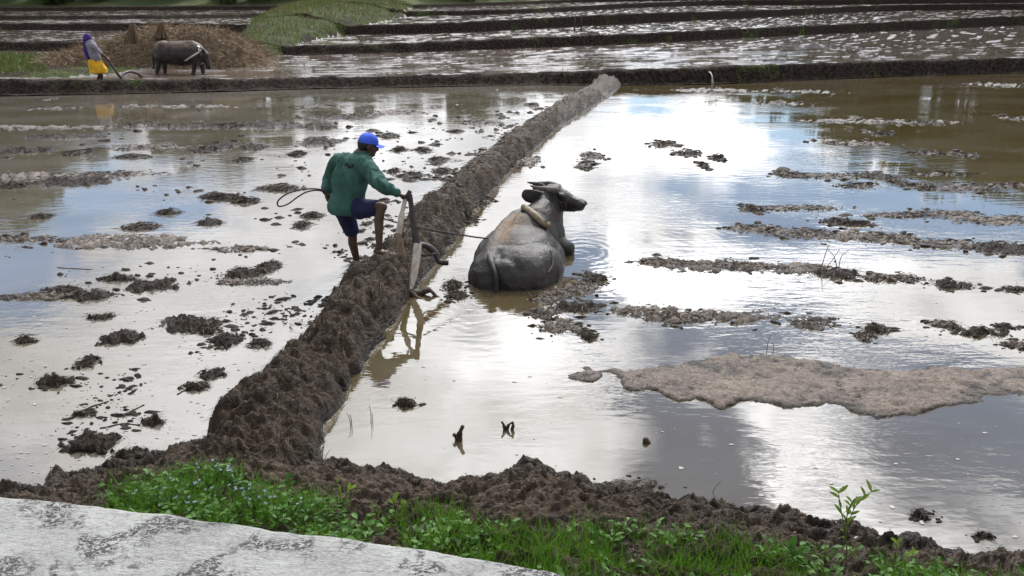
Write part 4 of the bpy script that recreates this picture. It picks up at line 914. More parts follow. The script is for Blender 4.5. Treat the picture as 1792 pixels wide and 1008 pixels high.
Solid().tube(spline([Bz(343, 66, 0.0), Bz(346, 68, -0.25), Bz(348, 74, -0.38)], 5), 0.045, 8).out('bow', M['white_paint'], yo)
Solid().tube([Bz(347, 76, -0.42), Bz(322, 92, -0.45)], 0.03, 8).out('trace_pole', M['wood_light'], yo)

# ------------------------------------------------------------------ straw
def strands(n, P0, dirs, L, wd, rng=RNG, bend=0.15, seg=2):
    """thin blades: P0 (n,3), dirs (n,3) unit, L (n), wd (n) -> V,Q,tint"""
    side = np.cross(dirs, rng.normal(size=(n, 3))); side /= np.linalg.norm(side, axis=1)[:, None]+1e-9
    dn = np.cross(dirs, side); V = []
    b = rng.uniform(0.3, 1.0, n)*bend
    for k in range(seg+1):
        t = k/seg; c = P0+dirs*(L*t)[:, None]+dn*(b*L*t*t)[:, None]; w_ = (wd*(1-0.85*t))[:, None]
        V += [c-side*w_, c+side*w_]
    V = np.stack(V, 1).reshape(-1, 3); m_ = 2*(seg+1); o = (np.arange(n)*m_)[:, None]
    Q = np.concatenate([o+np.array([[2*k, 2*k+1, 2*k+3, 2*k+2]]) for k in range(seg)], 0)
    return V, Q, np.repeat(rng.uniform(0, 1, n), m_)
hc = PD(300, 100, 33.0); sx0, sx1 = PD(95, 100, 33.0)[0], PD(465, 100, 33.0)[0]
def heap_h(x, y):
    u_ = (x-sx0)/(sx1-sx0); env = np.interp(u_, [0, 0.1, 0.3, 0.45, 0.6, 0.78, 0.92, 1], [0, 0.35, 0.80, 1.28, 1.40, 1.30, 0.75, 0])
    yc = 31.4+1.6*u_; d = (y-yc-0.9)/1.9
    return env*np.clip(1-np.abs(d)**2.2, 0, 1)*(1+0.18*fbm(x*0.9, y*0.9, 151, 3))+0.06*fbm(x*4, y*4, 152, 3)
nx, ny = 110, 50; gxs = np.linspace(sx0, sx1, nx); gys = np.linspace(29.6, 36.2, ny); XX, YY = np.meshgrid(gxs, gys)
HH = heap_h(XX.ravel(), YY.ravel()); TZ = terr_height(XX.ravel(), YY.ravel())[0]; HV = np.stack([XX.ravel(), YY.ravel(), np.where(HH > 0.06, TZ+HH, TZ-0.1)], 1)
heap = empty('straw_heap', (hc[0], 32.5, 0.3), 'wide heap of tan rice straw piled beside the far field', 'straw heap')
quads_obj('mound', HV, grid_quads(ny, nx), M['straw_core'], heap)
n = 15000; xs = RNG.uniform(sx0+0.1, sx1-0.1, n); ys2 = RNG.uniform(29.7, 35, n); h = heap_h(xs, ys2); k_ = h > 0.07; xs, ys2, h = xs[k_], ys2[k_], h[k_]; n = len(xs)
dr = RNG.normal(size=(n, 3))*np.array([1, 0.8, 0.45]); dr[:, 2] -= 0.1; dr /= np.linalg.norm(dr, axis=1)[:, None]
V, Q, T = strands(n, np.stack([xs, ys2, terr_height(xs, ys2)[0]+h+0.03], 1), dr, RNG.uniform(0.15, 0.5, n), RNG.uniform(0.008, 0.018, n))
tag(quads_obj('straw', V, Q, M['straw'], heap, attr={'tint': T}), kind='stuff')
def sheaf(px_, py0, py1, D, r, label):
    b_ = PD(px_, py1, D); t_ = PD(px_, py0, D); o = empty('straw_sheaf', b_, label, 'sheaf', 'straw sheaves on the heap'); n = 500
    a = RNG.uniform(0, 2*np.pi, n); rr = r*np.sqrt(RNG.uniform(0, 1, n)); p0 = b_+np.stack([rr*np.cos(a), rr*np.sin(a), np.zeros(n)-0.05], 1)
    tp = t_+np.stack([rr*0.25*np.cos(a), rr*0.25*np.sin(a), RNG.uniform(-0.12, 0.08, n)], 1); d = tp-p0; L = np.linalg.norm(d, axis=1)
    V, Q, T = strands(n, p0, d/L[:, None], L, np.full(n, 0.016), bend=0.06); tag(quads_obj('stalks', V, Q, M['straw'], o, attr={'tint': T*0.7}), kind='stuff')
    Solid().loft([(b_-V3([0, 0, 0.05]), (r*0.8, 0, 0), (0, r*0.8, 0)), (lerp(b_, t_, 0.6), (r*0.4, 0, 0), (0, r*0.4, 0)), (t_, (r*0.15, 0, 0), (0, r*0.15, 0))]).out('core', M['straw_core'], o)
sheaf(231, 46, 74, 31.2, 0.28, 'standing straw sheaf on the heap nearest the field worker')
sheaf(282, 42, 64, 32.2, 0.26, 'standing straw sheaf on the heap above the walking buffalo\'s rump')
# grass and straw litter on the raised ground and ridge
def blades_on(name, label, n, mask_fn, xr, yr, L, wd, mat, zfn, lean=0.35):
    xs = RNG.uniform(*xr, n); ys_ = RNG.uniform(*yr, n); k_ = mask_fn(xs, ys_); xs, ys_ = xs[k_], ys_[k_]; n = len(xs)
    d = RNG.normal(size=(n, 3))*lean; d[:, 2] = 1; d /= np.linalg.norm(d, axis=1)[:, None]; sc_ = RNG.uniform(0.6, 1.2, n)
    V, Q, T = strands(n, np.stack([xs, ys_, zfn(xs, ys_)-0.03], 1), d, L*sc_, wd*sc_, bend=0.4)
    return tag(quads_obj(name, V, Q, mat, attr={'tint': T}), label, kind='stuff')
zt_ = lambda x, y: terr_height(x, y)[0]
gp = [P(*p)[:2] for p in [(-150, 150), (0, 149), (78, 145), (85, 125), (60, 108), (-150, 108)]]
blades_on('grass', 'green grass on the raised ground by the field worker', 9000, lambda x, y: (poly_sdf(x, y, gp)+0.4*fbm(x, y, 161, 3)) < 0, (-24, -13), (23, 36), 0.26, 0.02, M['far_grass'], zt_)
blades_on('dry_litter', 'dry straw litter round the far field worker', 7000, lambda x, y: (poly_sdf(x, y, raisepoly)+0.5*fbm(x, y, 162, 3)) < -0.1, (-24, -7), (23, 38), 0.18, 0.014, M['straw'], zt_, 1.2)
blades_on('ridge_grass', 'green and dry grass on the ridge between the terraces', 60000, lambda x, y: ridge_h(x, y)[0] > 0.08+0.15*fbm(x*0.4, y*0.4, 163, 3), (-45, 5), (30, 120), 0.30, 0.022, M['far_grass'], zt_)
blades_on('ridge_straw', 'dry brown grass mixed over the ridge between the terraces', 30000, lambda x, y: (ridge_h(x, y)[0] > 0.02) & (fbm(x*0.3, y*0.3, 164, 3) > -0.1), (-45, 5), (30, 120), 0.30, 0.02, M['dry_grass'], zt_, 0.6)
bl = lambda k: (lambda x, y: (np.abs(y-Dk(k, np.clip(x/y, -.8, .8))-0.35) < 0.45) & (fbm(x*0.25, y*0.25, 170+k, 3) > 0.12))
for k in range(4):
    blades_on('bank_grass', NM[k]+' thin fringe of grass along the terrace banks', 26000, bl(k), (-45, 45), (22, 80), 0.20, 0.016, M['far_grass'], zt_)
# two posts far up the terraces
for x_, t_, b_y in ((1006, 1, 14), (1018, -6, 10)):
    p0 = PD(x_, b_y, 56.0); p0[2] = tz(p0[0], 56.0); s = Solid(); s.tube([p0-V3([0, 0, 0.2]), p0+V3([0.02, 0, 0.5]), p0+V3([0.03, 0, 1.0])], [0.05, 0.045, 0.04], 8)
    tag(s.out('fence_post', M['wood_dark'], origin=p0), 'thin dark post on a bank high up the terraces', 'post', 'posts on the terraces')
# spill of water through the bank into the pond
p0 = PD(1244, 128, float(Dk(0, U(1244, 140)))+0.1); s = Solid(); s.tube(spline([p0+V3([0, 0.5, 0.0]), p0+V3([0, 0.05, 0.0]), p0+V3([0, -0.25, -0.12]), V3([p0[0], p0[1]-0.35, -0.02])], 5), [0.03]*6+[0.025]*6+[0.04]*4, 8)
tag(s.out('water_spill', M['foam'], origin=p0), 'small white trickle of water spilling through the bank into the pond', 'water')

# ------------------------------------------------------------------ near verge: slab, grass, weeds
SZ = 0.90
edge = [(-160, 848), (0, 866), (120, 876), (250, 893), (400, 911), (500, 925), (600, 938), (700, 952), (800, 967), (880, 981), (950, 994), (1000, 1008)]
ew = [P(x, y, SZ) for x, y in edge]; ew = spline(ew, 16)
ew = [p+V3([0, 0.011*fbm(np.array([p[0]*9]), np.array([0.5]), 3, 4)[0], 0.006*perlin(np.array([p[0]*7]), np.array([2.5]), 5)[0]]) for p in ew]
ew.append(V3([ew[-1][0]+0.015, ew[-1][1]-0.03, SZ-0.01]))
nrm = V3([0, 1, 0]); prof = [(-1.4, 0.0), (-0.5, 0.002), (-0.10, 0.0), (-0.02, -0.002), (-0.006, -0.008), (0, -0.02), (0.0, -0.25), (0.0, -0.9)]
V = []
for p in ew:
    for dy_, dz_ in prof: V.append((p[0]+(0.35 if False else 0), p[1]+dy_, p[2]+dz_))
Q = grid_quads(len(ew), len(prof)); endl = [(len(ew)-1)*len(prof)+i for i in range(len(prof))]
F = [tuple(q[::-1]) for q in Q]
x1 = ew[-1][0]; V += [(x1, ew[-1][1]-1.4, SZ-0.9)]; F.append(tuple(endl+[len(V)-1]))
tag(mesh_obj('concrete_parapet', V, F, M['concrete'], smooth=False, origin=(-1.0, 2.2, 0)), 'weathered whitewashed concrete parapet beside the grass verge', 'parapet')
V = [(-8, -8, 0.45), (8, -8, 0.45), (8, 2.5, 0.45), (-8, 2.5, 0.45)]
slab_D = ufun([(p[0]/p[1], p[1]) for p in ew[:-1]]+[(ew[-1][0]/ew[-1][1]+0.001, 1.6), (2, 1.6)])
GT = [(160, 884), (240, 850), (330, 818), (390, 822), (430, 852), (520, 884), (600, 893), (690, 903), (760, 897), (860, 930), (950, 935), (1040, 940), (1150, 935), (1300, 950), (1400, 952), (1500, 972), (1600, 968), (1700, 985), (1792, 995), (1900, 1000)]
grass_D = ufun([(-3, 0.5), (U(150, 884), P(150, 888, 0.3)[1])]+[(U(*p), P(p[0], p[1], 0.28)[1]) for p in GT])
def nzf(x, y): return near_height(x, y)[0]
def verge(n, soft=0.10):
    x = RNG.uniform(-2.2, 2.6, n); y = RNG.uniform(2.06, 4.3, n); u = x/y
    lim = grass_D(u)+soft*fbm(x*3, y*3, 181, 3)*2; ok = (y < lim) & (y > np.where(u < U(1000, 1006)+0.004, slab_D(u)+0.015, 0)) & (RNG.uniform(0, 1, n) < sstep(0, 0.22, lim-y)*0.9+0.1)
    ok &= (fbm(x*4.5, y*4.5, 183, 3) > -0.16)
    return x[ok], y[ok]
x, y = verge(66000); n = len(x); zz = nzf(x, y)
d = RNG.normal(size=(n, 3))*0.42; d[:, 2] = 1; d /= np.linalg.norm(d, axis=1)[:, None]; tall = 0.5+0.9*np.clip(fbm(x*2.2, y*2.2, 185, 3)+0.5, 0, 1)
V, Q, T = strands(n, np.stack([x, y, zz-0.01], 1), d, RNG.uniform(0.03, 0.15, n)*tall, RNG.uniform(0.0014, 0.0034, n), bend=0.55, seg=3)
tag(quads_obj('grass', V, Q, M['grass'], attr={'tint': T}), 'lush green grass along the verge below the parapet', kind='stuff')
def leaf_arrays(P0, dirs, nrmv, L, wd, seg=4, droop=0.25):
    n = len(P0); side = np.cross(dirs, nrmv); side /= np.linalg.norm(side, axis=1)[:, None]+1e-9; nn = np.cross(side, dirs); V = []
    for k in range(seg+1):
        t = k/seg; w_ = wd*(math.sin(math.pi*min(0.97, t*0.9+0.06))**0.8); c = P0+dirs*(L*t)[:, None]-nn*(droop*L*t*t)[:, None]
        V += [c-side*w_[:, None]+nn*(w_*0.25)[:, None], c, c+side*w_[:, None]+nn*(w_*0.25)[:, None]]
    V = np.stack(V, 1).reshape(-1, 3); m_ = 3*(seg+1); o = (np.arange(n)*m_)[:, None]
    Q = np.concatenate([o+np.array([[3*k+j, 3*k+j+1, 3*k+j+4, 3*k+j+3]]) for k in range(seg) for j in (0, 1)], 0)
    return V, Q, np.repeat(RNG.uniform(0, 1, n), m_)
x, y = verge(16000, 0.06); k_ = (fbm(x*2.5, y*2.5, 191, 3) > -0.05) | (x < -0.6); x, y = x[k_], y[k_]; n = len(x); zz = nzf(x, y)+RNG.uniform(0.01, 0.075, n)
d = RNG.normal(size=(n, 3)); d[:, 2] = RNG.uniform(-0.1, 0.7, n); d /= np.linalg.norm(d, axis=1)[:, None]; nv = RNG.normal(size=(n, 3))*0.35; nv[:, 2] = 1
V, Q, T = leaf_arrays(np.stack([x, y, zz], 1), d, nv, RNG.uniform(0.016, 0.048, n), RNG.uniform(0.006, 0.014, n), 3)
tag(quads_obj('ground_cover', V, Q, M['weed'], attr={'tint': T}), 'low broad leaved weeds mixed through the verge grass', kind='stuff')
# individual plants
def plant(name, px_, py_, stems, label, cat, group=None, mat=M['weed'], leafL=0.04, leafW=0.012, flowers=0, D=None):
    """stems: list of pixel polylines from base up; leaves set along them, each its own part"""
    b0 = P(px_, py_, 0.25); 
    for _ in range(6): z = hz(b0[0], b0[1]); b0 = P(px_, py_, z)
    D = b0[1]; o = empty(name, b0, label, cat, group)
    for si, st in enumerate(stems):
        pts = [PD(x_, y_, D+0.02*math.sin(si*2.1)*k/max(1, len(st)-1)) for k, (x_, y_) in enumerate(st)]
        pts[0] = pts[0]-V3([0, 0, 0.02]); sp_ = spline(pts, 5); nS = len(sp_)
        Solid().tube(sp_, [0.0032*(1-0.6*k/nS) for k in range(nS)], 6).out('stem', M['stem'], o)
        if leafL > 0:
            for k in range(max(2, nS//4), nS, 2):
                for q in (1, -1):
                    if random.random() < 0.25: continue
                    t = sp_[min(k+1, nS-1)]-sp_[k-1]; t /= np.linalg.norm(t)+1e-9; a = k*1.3+(0 if q > 0 else math.pi)
                    dv = t*0.75+V3([math.cos(a)*0.8, math.sin(a)*0.5, 0.1]); dv /= np.linalg.norm(dv)
                    f = random.uniform(0.7, 1.15)*(0.6+0.5*k/nS)
                    V, Q, T = leaf_arrays(sp_[k][None], dv[None], V3([0.1, -0.5, 0.9])[None], np.array([leafL*f]), np.array([leafW*f]), 5, 0.2)
                    quads_obj('leaf', V, Q, mat, o, attr={'tint': T})
        for _ in range(flowers):
            c = sp_[-1]+RNG.normal(size=3)*0.014+V3([0, 0, 0.006]); m_ = 26; dd = RNG.normal(size=(m_, 3)); dd[:, 2] = np.abs(dd[:, 2])+0.2; dd /= np.linalg.norm(dd, axis=1)[:, None]
            V, Q, T = strands(m_, np.repeat(c[None], m_, 0), dd, np.full(m_, 0.010), np.full(m_, 0.0016), bend=0.1, seg=1); quads_obj('flower_head', V, Q, M['flower'], o, attr={'tint': T})
    return o
plant('seedling', 1478, 1002, [[(1478, 1002), (1482, 965), (1478, 930), (1474, 905), (1470, 880), (1467, 858)], [(1480, 945), (1484, 920), (1492, 896), (1505, 876), (1530, 857)], [(1479, 935), (1482, 905), (1488, 885), (1496, 872)]],
      'tall leafy green seedling standing alone against the water', 'plant', None, M['sprout'], 0.050, 0.0085)
plant('weed', 1562, 995, [[(1562, 995), (1566, 975), (1570, 950)], [(1563, 990), (1580, 975), (1596, 968)]], 'small pale leafed weed beside the tall seedling', 'plant', None, M['sprout'], 0.040, 0.009)
plant('weed', 595, 895, [[(597, 897), (596, 875), (590, 850), (586, 838)], [(598, 885), (606, 865), (616, 852)]], 'yellow green weed sprouting from the mud beside the dike foot', 'plant', None, M['sprout'], 0.045, 0.010)
plant('weed', 505, 875, [[(490, 905), (498, 875), (505, 850), (508, 832)], [(495, 885), (478, 862), (470, 850)]], 'dark stemmed weed between parapet and dike foot', 'plant', None, M['weed'], 0.04, 0.010)
plant('weed', 690, 905, [[(690, 910), (692, 890), (688, 874)], [(690, 905), (702, 890), (708, 880)]], 'pale weed at the mud edge of the verge, right of the dike foot', 'plant', None, M['sprout'], 0.040, 0.010)
plant('weed', 1385, 985, [[(1385, 985), (1386, 968), (1383, 955)], [(1386, 980), (1398, 966), (1405, 962)]], 'broad leafed weed at the mud edge, left of the tall seedling', 'plant', None, M['weed'], 0.045, 0.014)
for i, (fx, fy) in enumerate([(268, 862), (300, 850), (335, 858), (350, 835), (372, 868), (392, 845), (410, 838), (405, 872), (428, 862), (440, 880), (330, 885), (465, 892), (290, 880), (375, 828), (520, 895), (250, 876)]):
    h_ = 26+(i*7) % 14
    plant('flowering_weed', fx, fy+18, [[(fx, fy+18), (fx+2, fy+4), (fx+(i % 3-1)*5, fy+18-h_)], [(fx, fy+14), (fx+8, fy+2), (fx+10+(i % 2)*5, fy-4)]], 'low weed with pale blue flower heads in the grass by the parapet', 'plant', 'blue flowered weeds', M['weed'], 0.030, 0.011, flowers=3)
# thin stalks standing in the water
def stalks(px_, py_, lines, label, group=None, mat=M['stem'], r=0.0035, name='reed'):
    b0 = P(px_, py_, 0.0); o = empty(name, b0, label, 'stalks', group)
    for ln in lines:
        pts = [PD(x_, y_, b0[1]) for x_, y_ in ln]; pts[0] = pts[0]-V3([0, 0, 0.06]); sp_ = spline(pts, 4)
        rs = r*b0[1]/5; Solid().tube(sp_, [rs*(1-0.7*k/len(sp_)) for k in range(len(sp_))], 5).out('stalk', mat, o)
stalks(1455, 468, [[(1437, 465), (1446, 440), (1452, 426)], [(1440, 466), (1456, 456), (1470, 435)], [(1468, 468), (1460, 450), (1450, 438)], [(1468, 468), (1472, 450), (1486, 438)]], 'tuft of thin grey stalks on a mud streak beyond the broad flat')
stalks(1342, 612, [[(1342, 614), (1344, 600), (1349, 585)], [(1354, 612), (1354, 604), (1350, 600)]], 'thin leaning stalk at the far edge of the broad mud flat')
stalks(562, 812, [[(556, 812), (560, 797), (565, 782)], [(562, 814), (570, 800), (578, 786)], [(560, 812), (564, 800), (566, 778)], [(555, 812), (548, 800), (540, 790)]], 'small tuft of grass stalks in the water at the dike foot', mat=M['weed'])
stalks(614, 745, [[(614, 748), (612, 735), (606, 722)], [(616, 746), (614, 730), (610, 725)]], 'pair of thin stalks in shallow water beside the dike', mat=M['rotten'])
stalks(650, 738, [[(648, 740), (649, 725), (646, 708)], [(652, 735), (651, 722)]], 'thin dark stalk in the pond beside the dike, left of the floating clod', mat=M['rotten'])
stalks(1245, 862, [[(1244, 865), (1250, 856), (1262, 842)], [(1250, 885), (1246, 872), (1243, 862)]], 'green twig lying in the water near the mud bank', mat=M['weed'])
stalks(1700, 190, [[(1695, 190), (1700, 178), (1706, 168)], [(1700, 190), (1712, 182)]], 'small grass tuft in the far shaded end of the pond', mat=M['dry_grass'])
# rotten stump and floating scraps
b0 = P(803, 770, 0); o = empty('stump', b0, 'rotten forked stump sticking out of the pond', 'stump')
Solid().tube(spline([PD(806, 778, b0[1])-V3([0, 0, 0.05]), PD(801, 766, b0[1]), PD(797, 762, b0[1]), PD(792, 760, b0[1])], 4), [0.022]*6+[0.014]*6+[0.004], 8).out('fork', M['rotten'], o)
Solid().tube(spline([PD(806, 776, b0[1])-V3([0, 0, 0.04]), PD(804, 762, b0[1]), PD(808, 750, b0[1]), PD(811, 744, b0[1])], 4), [0.020]*6+[0.013]*6+[0.003], 8).out('fork', M['rotten'], o)
b0 = P(887, 752, 0); o = empty('root', b0, 'small tangle of dead roots poking out of the pond', 'root')
for ln in ([(884, 756), (882, 745), (878, 738)], [(886, 756), (890, 744), (896, 740)], [(884, 752), (880, 760), (876, 766)], [(896, 752), (898, 745), (897, 738)]):
    Solid().tube(spline([PD(x_, y_, b0[1]) for x_, y_ in ln], 4), [0.012]*5+[0.008]*4, 6).out('rootlet', M['rotten'], o)
b0 = P(1130, 774, 0.0); s = Solid(); s.ball(b0+V3([0, 0, 0.012]), (0.022, 0.024, 0.028)); s.ball(b0+V3([0.018, -0.004, 0.004]), (0.016, 0.016, 0.014)); tag(s.skin('snail_shell', M['rotten'], voxel=0.004, iters=2, origin=b0), 'small brown snail shell in the pond right of the stump', 'shell')
# sticks in the left paddy
for a in ([(130, 725), (158, 712), (190, 702)], [(210, 728), (232, 718), (252, 708)], [(185, 748), (215, 741), (245, 744)], [(100, 468), (130, 470), (160, 471)], [(310, 690), (325, 682), (345, 672)]):
    pts = spline([P(x_, y_, 0.003) for x_, y_ in a], 4); tag(Solid().tube(pts, [0.0045+0.0015*math.sin(k*1.7) for k in range(len(pts))], 6).out('twig', M['rotten'], origin=pts[4]), 'thin dark twig floating in the paddy behind the farmer', 'twig', 'twigs in the paddy behind the farmer')
# foam flecks and bubbles
def flecks(name, label, n, fn, mat, r0, r1):
    Vs, Fs = [], []; cand = [p for p in (fn() for _ in range(n*3)) if p is not None]; ca = np.array(cand); hh_ = near_height(ca[:, 0], ca[:, 1])[0]
    for p in ca[hh_ < -0.004][:n]:
        m_ = 7; r = r0+(r1-r0)*random.random()**2; el_ = random.uniform(0.4, 0.9)
        ring_ = [(p[0]+r*math.cos(2*math.pi*i/m_)*random.uniform(0.6, 1.3), p[1]+r*el_*math.sin(2*math.pi*i/m_)*random.uniform(0.6, 1.3), 0.003) for i in range(m_)]
        b = len(Vs); Vs += ring_+[(p[0], p[1], 0.005)]; Fs += [(b+i, b+(i+1) % m_, b+m_) for i in range(m_)]
    return tag(mesh_obj(name, Vs, Fs, mat), label, kind='stuff')
def fl_left():
    x_, y_ = random.uniform(0, 560), random.uniform(480, 840); p = P(x_, y_)
    return p if dike_q(np.array([p[0]]), np.array([p[1]]))[0][0] < -1.05 else None
def fl_right():
    x_, y_ = random.choice([(random.uniform(560, 1200), random.uniform(560, 840)), (random.uniform(1150, 1792), random.uniform(740, 960)), (random.uniform(1000, 1792), random.uniform(480, 640))]); p = P(x_, y_)
    return p if dike_q(np.array([p[0]]), np.array([p[1]]))[0][0] > 1.1 and poly_sdf(p[0:1], p[1:2], FLATW)[0] > 0.12 else None
flecks('foam_flecks', 'pale specks of scum floating on the paddy behind the farmer', 360, fl_left, M['foam'], 0.004, 0.018)
flecks('foam_flecks', 'pale specks of scum floating on the buffalo pond', 100, fl_right, M['foam'], 0.004, 0.020)

# muddy straw and root fibres trodden into the mud
def fibres(label, xs, ys_, keep, L0, L1, wd):
    n = len(xs); a_ = RNG.uniform(0, 2*np.pi, n); L = RNG.uniform(L0, L1, n)*np.clip(ys_/7, 0.7, 1.6); z0, _, dk_, bk_, li_, fl_ = near_height(xs, ys_); ok = keep(z0, dk_, bk_, li_, fl_)
    xs, ys_, z0, a_, L = xs[ok], ys_[ok], z0[ok], a_[ok], L[ok]; n = len(xs); x2, y2 = xs+np.cos(a_)*L, ys_+np.sin(a_)*L; z2 = near_height(x2, y2)[0]; z2 = np.clip(z2, z0-0.04, z0+0.05)+RNG.uniform(0.0, 0.018, n)
    d = np.stack([x2-xs, y2-ys_, z2-z0], 1); Ld = np.linalg.norm(d, axis=1)
    V, Q, T = strands(n, np.stack([xs, ys_, z0+0.002], 1), d/Ld[:, None], Ld, wd*np.clip(ys_/7, 0.6, 2.0)*RNG.uniform(0.6, 1.3, n), bend=0.3)
    return tag(quads_obj('mud_fibres', V, Q, M['fibre'], attr={'tint': T**2.2}), label, kind='stuff')
n = 10000; yy_ = 1/RNG.uniform(1/24.0, 1/4.0, n); l_ = np.interp(yy_, dk_y, dk_l); r_ = np.interp(yy_, dk_y, dk_r); xx_ = l_+(r_-l_)*RNG.uniform(-0.05, 1.05, n)
fibres('muddy straw and roots trodden into the dike', xx_, yy_, lambda z, dk_, bk_, li_, fl_: dk_ & (z > 0.0), 0.03, 0.11, 0.0030)
n = 22000; xx_ = RNG.uniform(-3.2, 3.4, n); yy_ = RNG.uniform(2.6, 4.9, n)
fibres('muddy straw and roots trodden into the near bank', xx_, yy_, lambda z, dk_, bk_, li_, fl_: bk_ & (z > 0.0), 0.03, 0.09, 0.0030)
def crumbs(label, xs, ys_, r0, r1):
    h_ = near_height(xs, ys_)[0]; ok = h_ < 0.0; xs, ys_ = xs[ok], ys_[ok]; n = len(xs); r = (r0+(r1-r0)*RNG.uniform(0, 1, n)**2.5)*np.clip(ys_/7, 0.6, 2.2); m_ = 6; V = []
    st = RNG.uniform(0.8, 2.4, n); rot = RNG.normal(0, 0.35, n)
    for lay, (f, z) in enumerate(((1.15, -0.02), (0.6, 0.55), (0.0, 0.75))):
        for i in range(m_ if lay < 2 else 1):
            q = 2*np.pi*i/m_; k = RNG.uniform(0.55, 1.35, n)*f*r; ex, ey = np.cos(q)*k*st, np.sin(q)*k
            V.append(np.stack([xs+ex*np.cos(rot)-ey*np.sin(rot), ys_+ex*np.sin(rot)+ey*np.cos(rot), np.full(n, z)*r*RNG.uniform(0.4, 1.0, n) if lay else np.full(n, -0.006)], 1))
    V = np.stack(V, 1).reshape(-1, 3); o = (np.arange(n)*13)[:, None]; T_ = [[i, (i+1) % 6, 6+(i+1) % 6] for i in range(6)]+[[i, 6+(i+1) % 6, 6+i] for i in range(6)]+[[6+i, 6+(i+1) % 6, 12] for i in range(6)]
    Q = np.concatenate([o+np.array([t]) for t in T_], 0)
    return tag(quads_obj('mud_crumbs', V, Q, M['clump'], attr={'wet': np.full(len(V), 0.5)}), label, kind='stuff')
n = 5200; yy_ = 1/RNG.uniform(1/22.0, 1/4.4, n); l_ = np.interp(yy_, dk_y, dk_l); xx_ = l_-0.05-RNG.exponential(1.0, n)*np.where(RNG.uniform(0, 1, n) < 0.45, 0.6, 4.0)
dens = fbm(xx_*0.9, yy_*0.8, 201, 4)+0.10*sstep(10, 18, yy_)+RNG.normal(0, 0.05, n); k_ = dens > 0.13+0.10*sstep(8.0, 5.0, yy_)
crumbs('small crumbs of mud littering the paddy behind the farmer', xx_[k_], yy_[k_], 0.007, 0.040)
sel = RNG.integers(0, len(R_LUMP), 1500); la = np.array([l[:4] for l in LUMPS])[sel]; aa_ = RNG.uniform(0, 2*np.pi, 1500); rr_ = RNG.uniform(0.7, 1.7, 1500)
crumbs('small crumbs of mud round the streaks in the buffalo pond', la[:, 0]+la[:, 2]*rr_*np.cos(aa_), la[:, 1]+la[:, 3]*rr_*1.2*np.sin(aa_), 0.006, 0.035)
n = 1400; fx_ = RNG.uniform(0.3, 4.6, n); fy_ = RNG.uniform(5.0, 6.8, n)
fibres('dark stubble lying on the broad mud flat', fx_, fy_, lambda z, dk_, bk_, li_, fl_: fl_ & (z > 0.004), 0.02, 0.06, 0.0028)
idx = RNG.integers(0, len(LUMPS), 30000); la = np.array([l[:4] for l in LUMPS])[idx]; rr_ = np.sqrt(RNG.uniform(0, 1, 30000))*1.15; aa_ = RNG.uniform(0, 2*np.pi, 30000)
fibres('stubble and root fibres matted into the mud clods', la[:, 0]+la[:, 2]*rr_*np.cos(aa_), la[:, 1]+la[:, 3]*rr_*np.sin(aa_), lambda z, dk_, bk_, li_, fl_: (z > -0.01) & ~dk_ & ~bk_, 0.04, 0.12, 0.0034)

# ------------------------------------------------------------------ trees beyond the terraces (seen mirrored in the water)
def tree_mesh(seed, tall, wide, n):
    r = np.random.default_rng(seed); s = Solid(); s.tube(spline([(0, 0, -0.5), (0.1, 0, tall*0.3), (0.3, 0.1, tall*0.6), (0.2, 0, tall*0.85)], 4), [0.45*(1-k/14) for k in range(13)], 8); limbs = []
    for i in range(7):
        a = r.uniform(0, 6.28); z = tall*r.uniform(0.35, 0.7); L = wide*r.uniform(0.5, 0.9); e = (math.cos(a)*L, math.sin(a)*L, z+tall*r.uniform(0.08, 0.22)); s.tube([(0.15, 0, z), (e[0]*0.5, e[1]*0.5, z+(e[2]-z)*0.6), e], [0.16, 0.1, 0.04], 6); limbs.append(e)
    cl = [np.array(e) for e in limbs]+[np.array([r.normal()*wide*0.3, r.normal()*wide*0.3, tall*r.uniform(0.6, 0.97)]) for _ in range(9)]+[np.array([r.normal()*wide*0.5, r.normal()*wide*0.5, tall*r.uniform(0.02, 0.4)]) for _ in range(9)]
    c = np.array(cl)[r.integers(0, len(cl), n)]; d = r.normal(size=(n, 3)); d /= np.linalg.norm(d, axis=1)[:, None]
    p = c+d*(wide*0.34*r.uniform(0.3, 1, n)**0.5)[:, None]*np.array([1, 1, 0.75]); dd = r.normal(size=(n, 3)); dd /= np.linalg.norm(dd, axis=1)[:, None]
    V, Q, T = leaf_arrays(p, dd, r.normal(size=(n, 3)), r.uniform(0.6, 1.2, n), r.uniform(0.22, 0.42, n), 2)
    return s, V, Q, T
protos = []
for i in range(3):
    s, V, Q, T = tree_mesh(300+i, 14, 4.6, 4200); t = empty('tree', (0, 0, 0)); a = s.out('trunk', M['trunk'], t); b = quads_obj('crown', V, Q, M['tree_leaf'], t, attr={'tint': T}); protos.append((t, a, b))
used_p = set()
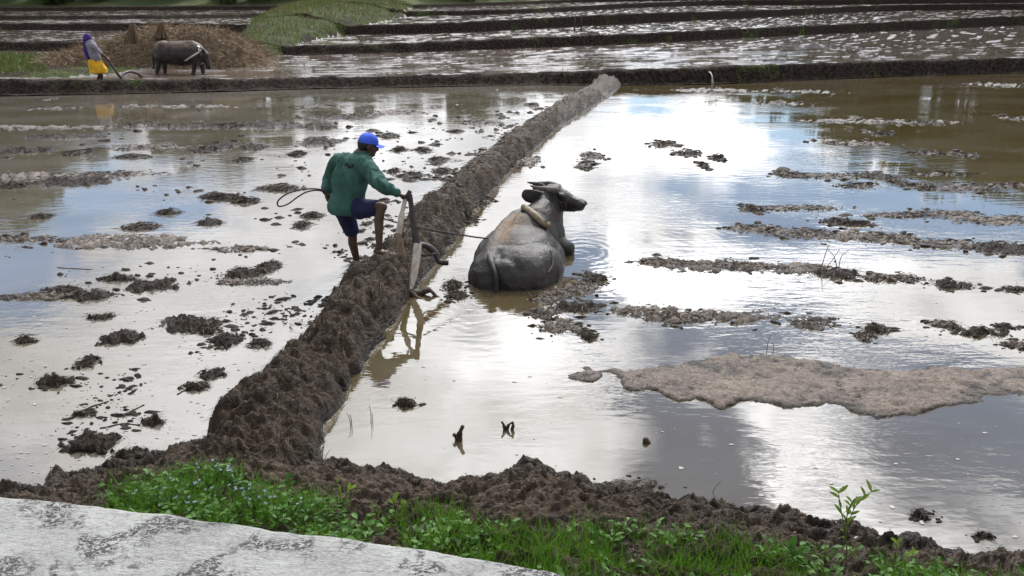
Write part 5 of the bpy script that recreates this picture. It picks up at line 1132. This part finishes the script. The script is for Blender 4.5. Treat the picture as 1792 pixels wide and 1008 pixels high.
def hill_z(x, y):
    a = math.atan2(x, y); u = math.tan(a) if abs(a) < 0.66 else math.copysign(0.78, a); r = math.hypot(x, y)
    d0 = (float(np.interp(np.clip(u, -0.8, 0.8), UG, bankD[4]))+15.0)/math.cos(min(abs(a), 0.66)); z0 = float(np.interp(np.clip(u, -0.8, 0.8), UG, levels[5]))
    return z0-0.12+20*(1-math.exp(-max(r-d0-4, 0)/45))*(0.8+0.2*math.sin(a*4+1)), d0
# skyline read off its mirror image: (px, py of mirrored tree top)
SKYL = [(-60, 420), (10, 412), (55, 395), (90, 300), (150, 285), (200, 255), (330, 300), (400, 305), (470, 262), (560, 245), (640, 215), (720, 205), (800, 228), (850, 220), (905, 190), (960, 172), (1020, 178), (1075, 168), (1140, 150), (1190, 160), (1250, 182), (1300, 190),
        (1345, 205), (1400, 222), (1450, 250), (1500, 282), (1560, 305), (1610, 318), (1655, 335), (1700, 325), (1745, 345), (1800, 345), (1860, 350)]
SKY2 = [((p[0]+q[0])/2, 146+(min(p[1], q[1])-146)*0.72) for p, q in zip(SKYL[:-1], SKYL[1:])]
for i, (px_, py_) in enumerate(SKYL+SKY2):
    d = ray(px_, py_); a = math.atan2(d[0], d[1]); u = math.tan(a); el_t = -d[2]/math.hypot(d[0], d[1])
    _, d0 = hill_z(math.sin(a)*50, math.cos(a)*50); r = d0+7+(i*5 % 4)*3.0+(14 if i >= len(SKYL) else 0); x, y = r*math.sin(a), r*math.cos(a); z, _ = hill_z(x, y)
    tall = max(6.0, r*el_t-CH-z); sc_ = tall/14.0; pi = i % 3
    if pi in used_p:
        t = protos[pi][0].copy(); COL.objects.link(t)
        for ch in protos[pi][1:]:
            c = ch.copy(); COL.objects.link(c); c.parent = t
    else: t = protos[pi][0]; used_p.add(pi)
    t.location = (x, y, z); wsc = max(sc_*0.8, 0.75); t.scale = (wsc, wsc, sc_); t.rotation_euler = (0, 0, i*1.7)
    tag(t, 'leafy tree on the hillside beyond the terraces, mirrored in the paddies', 'tree', 'trees beyond the terraces')
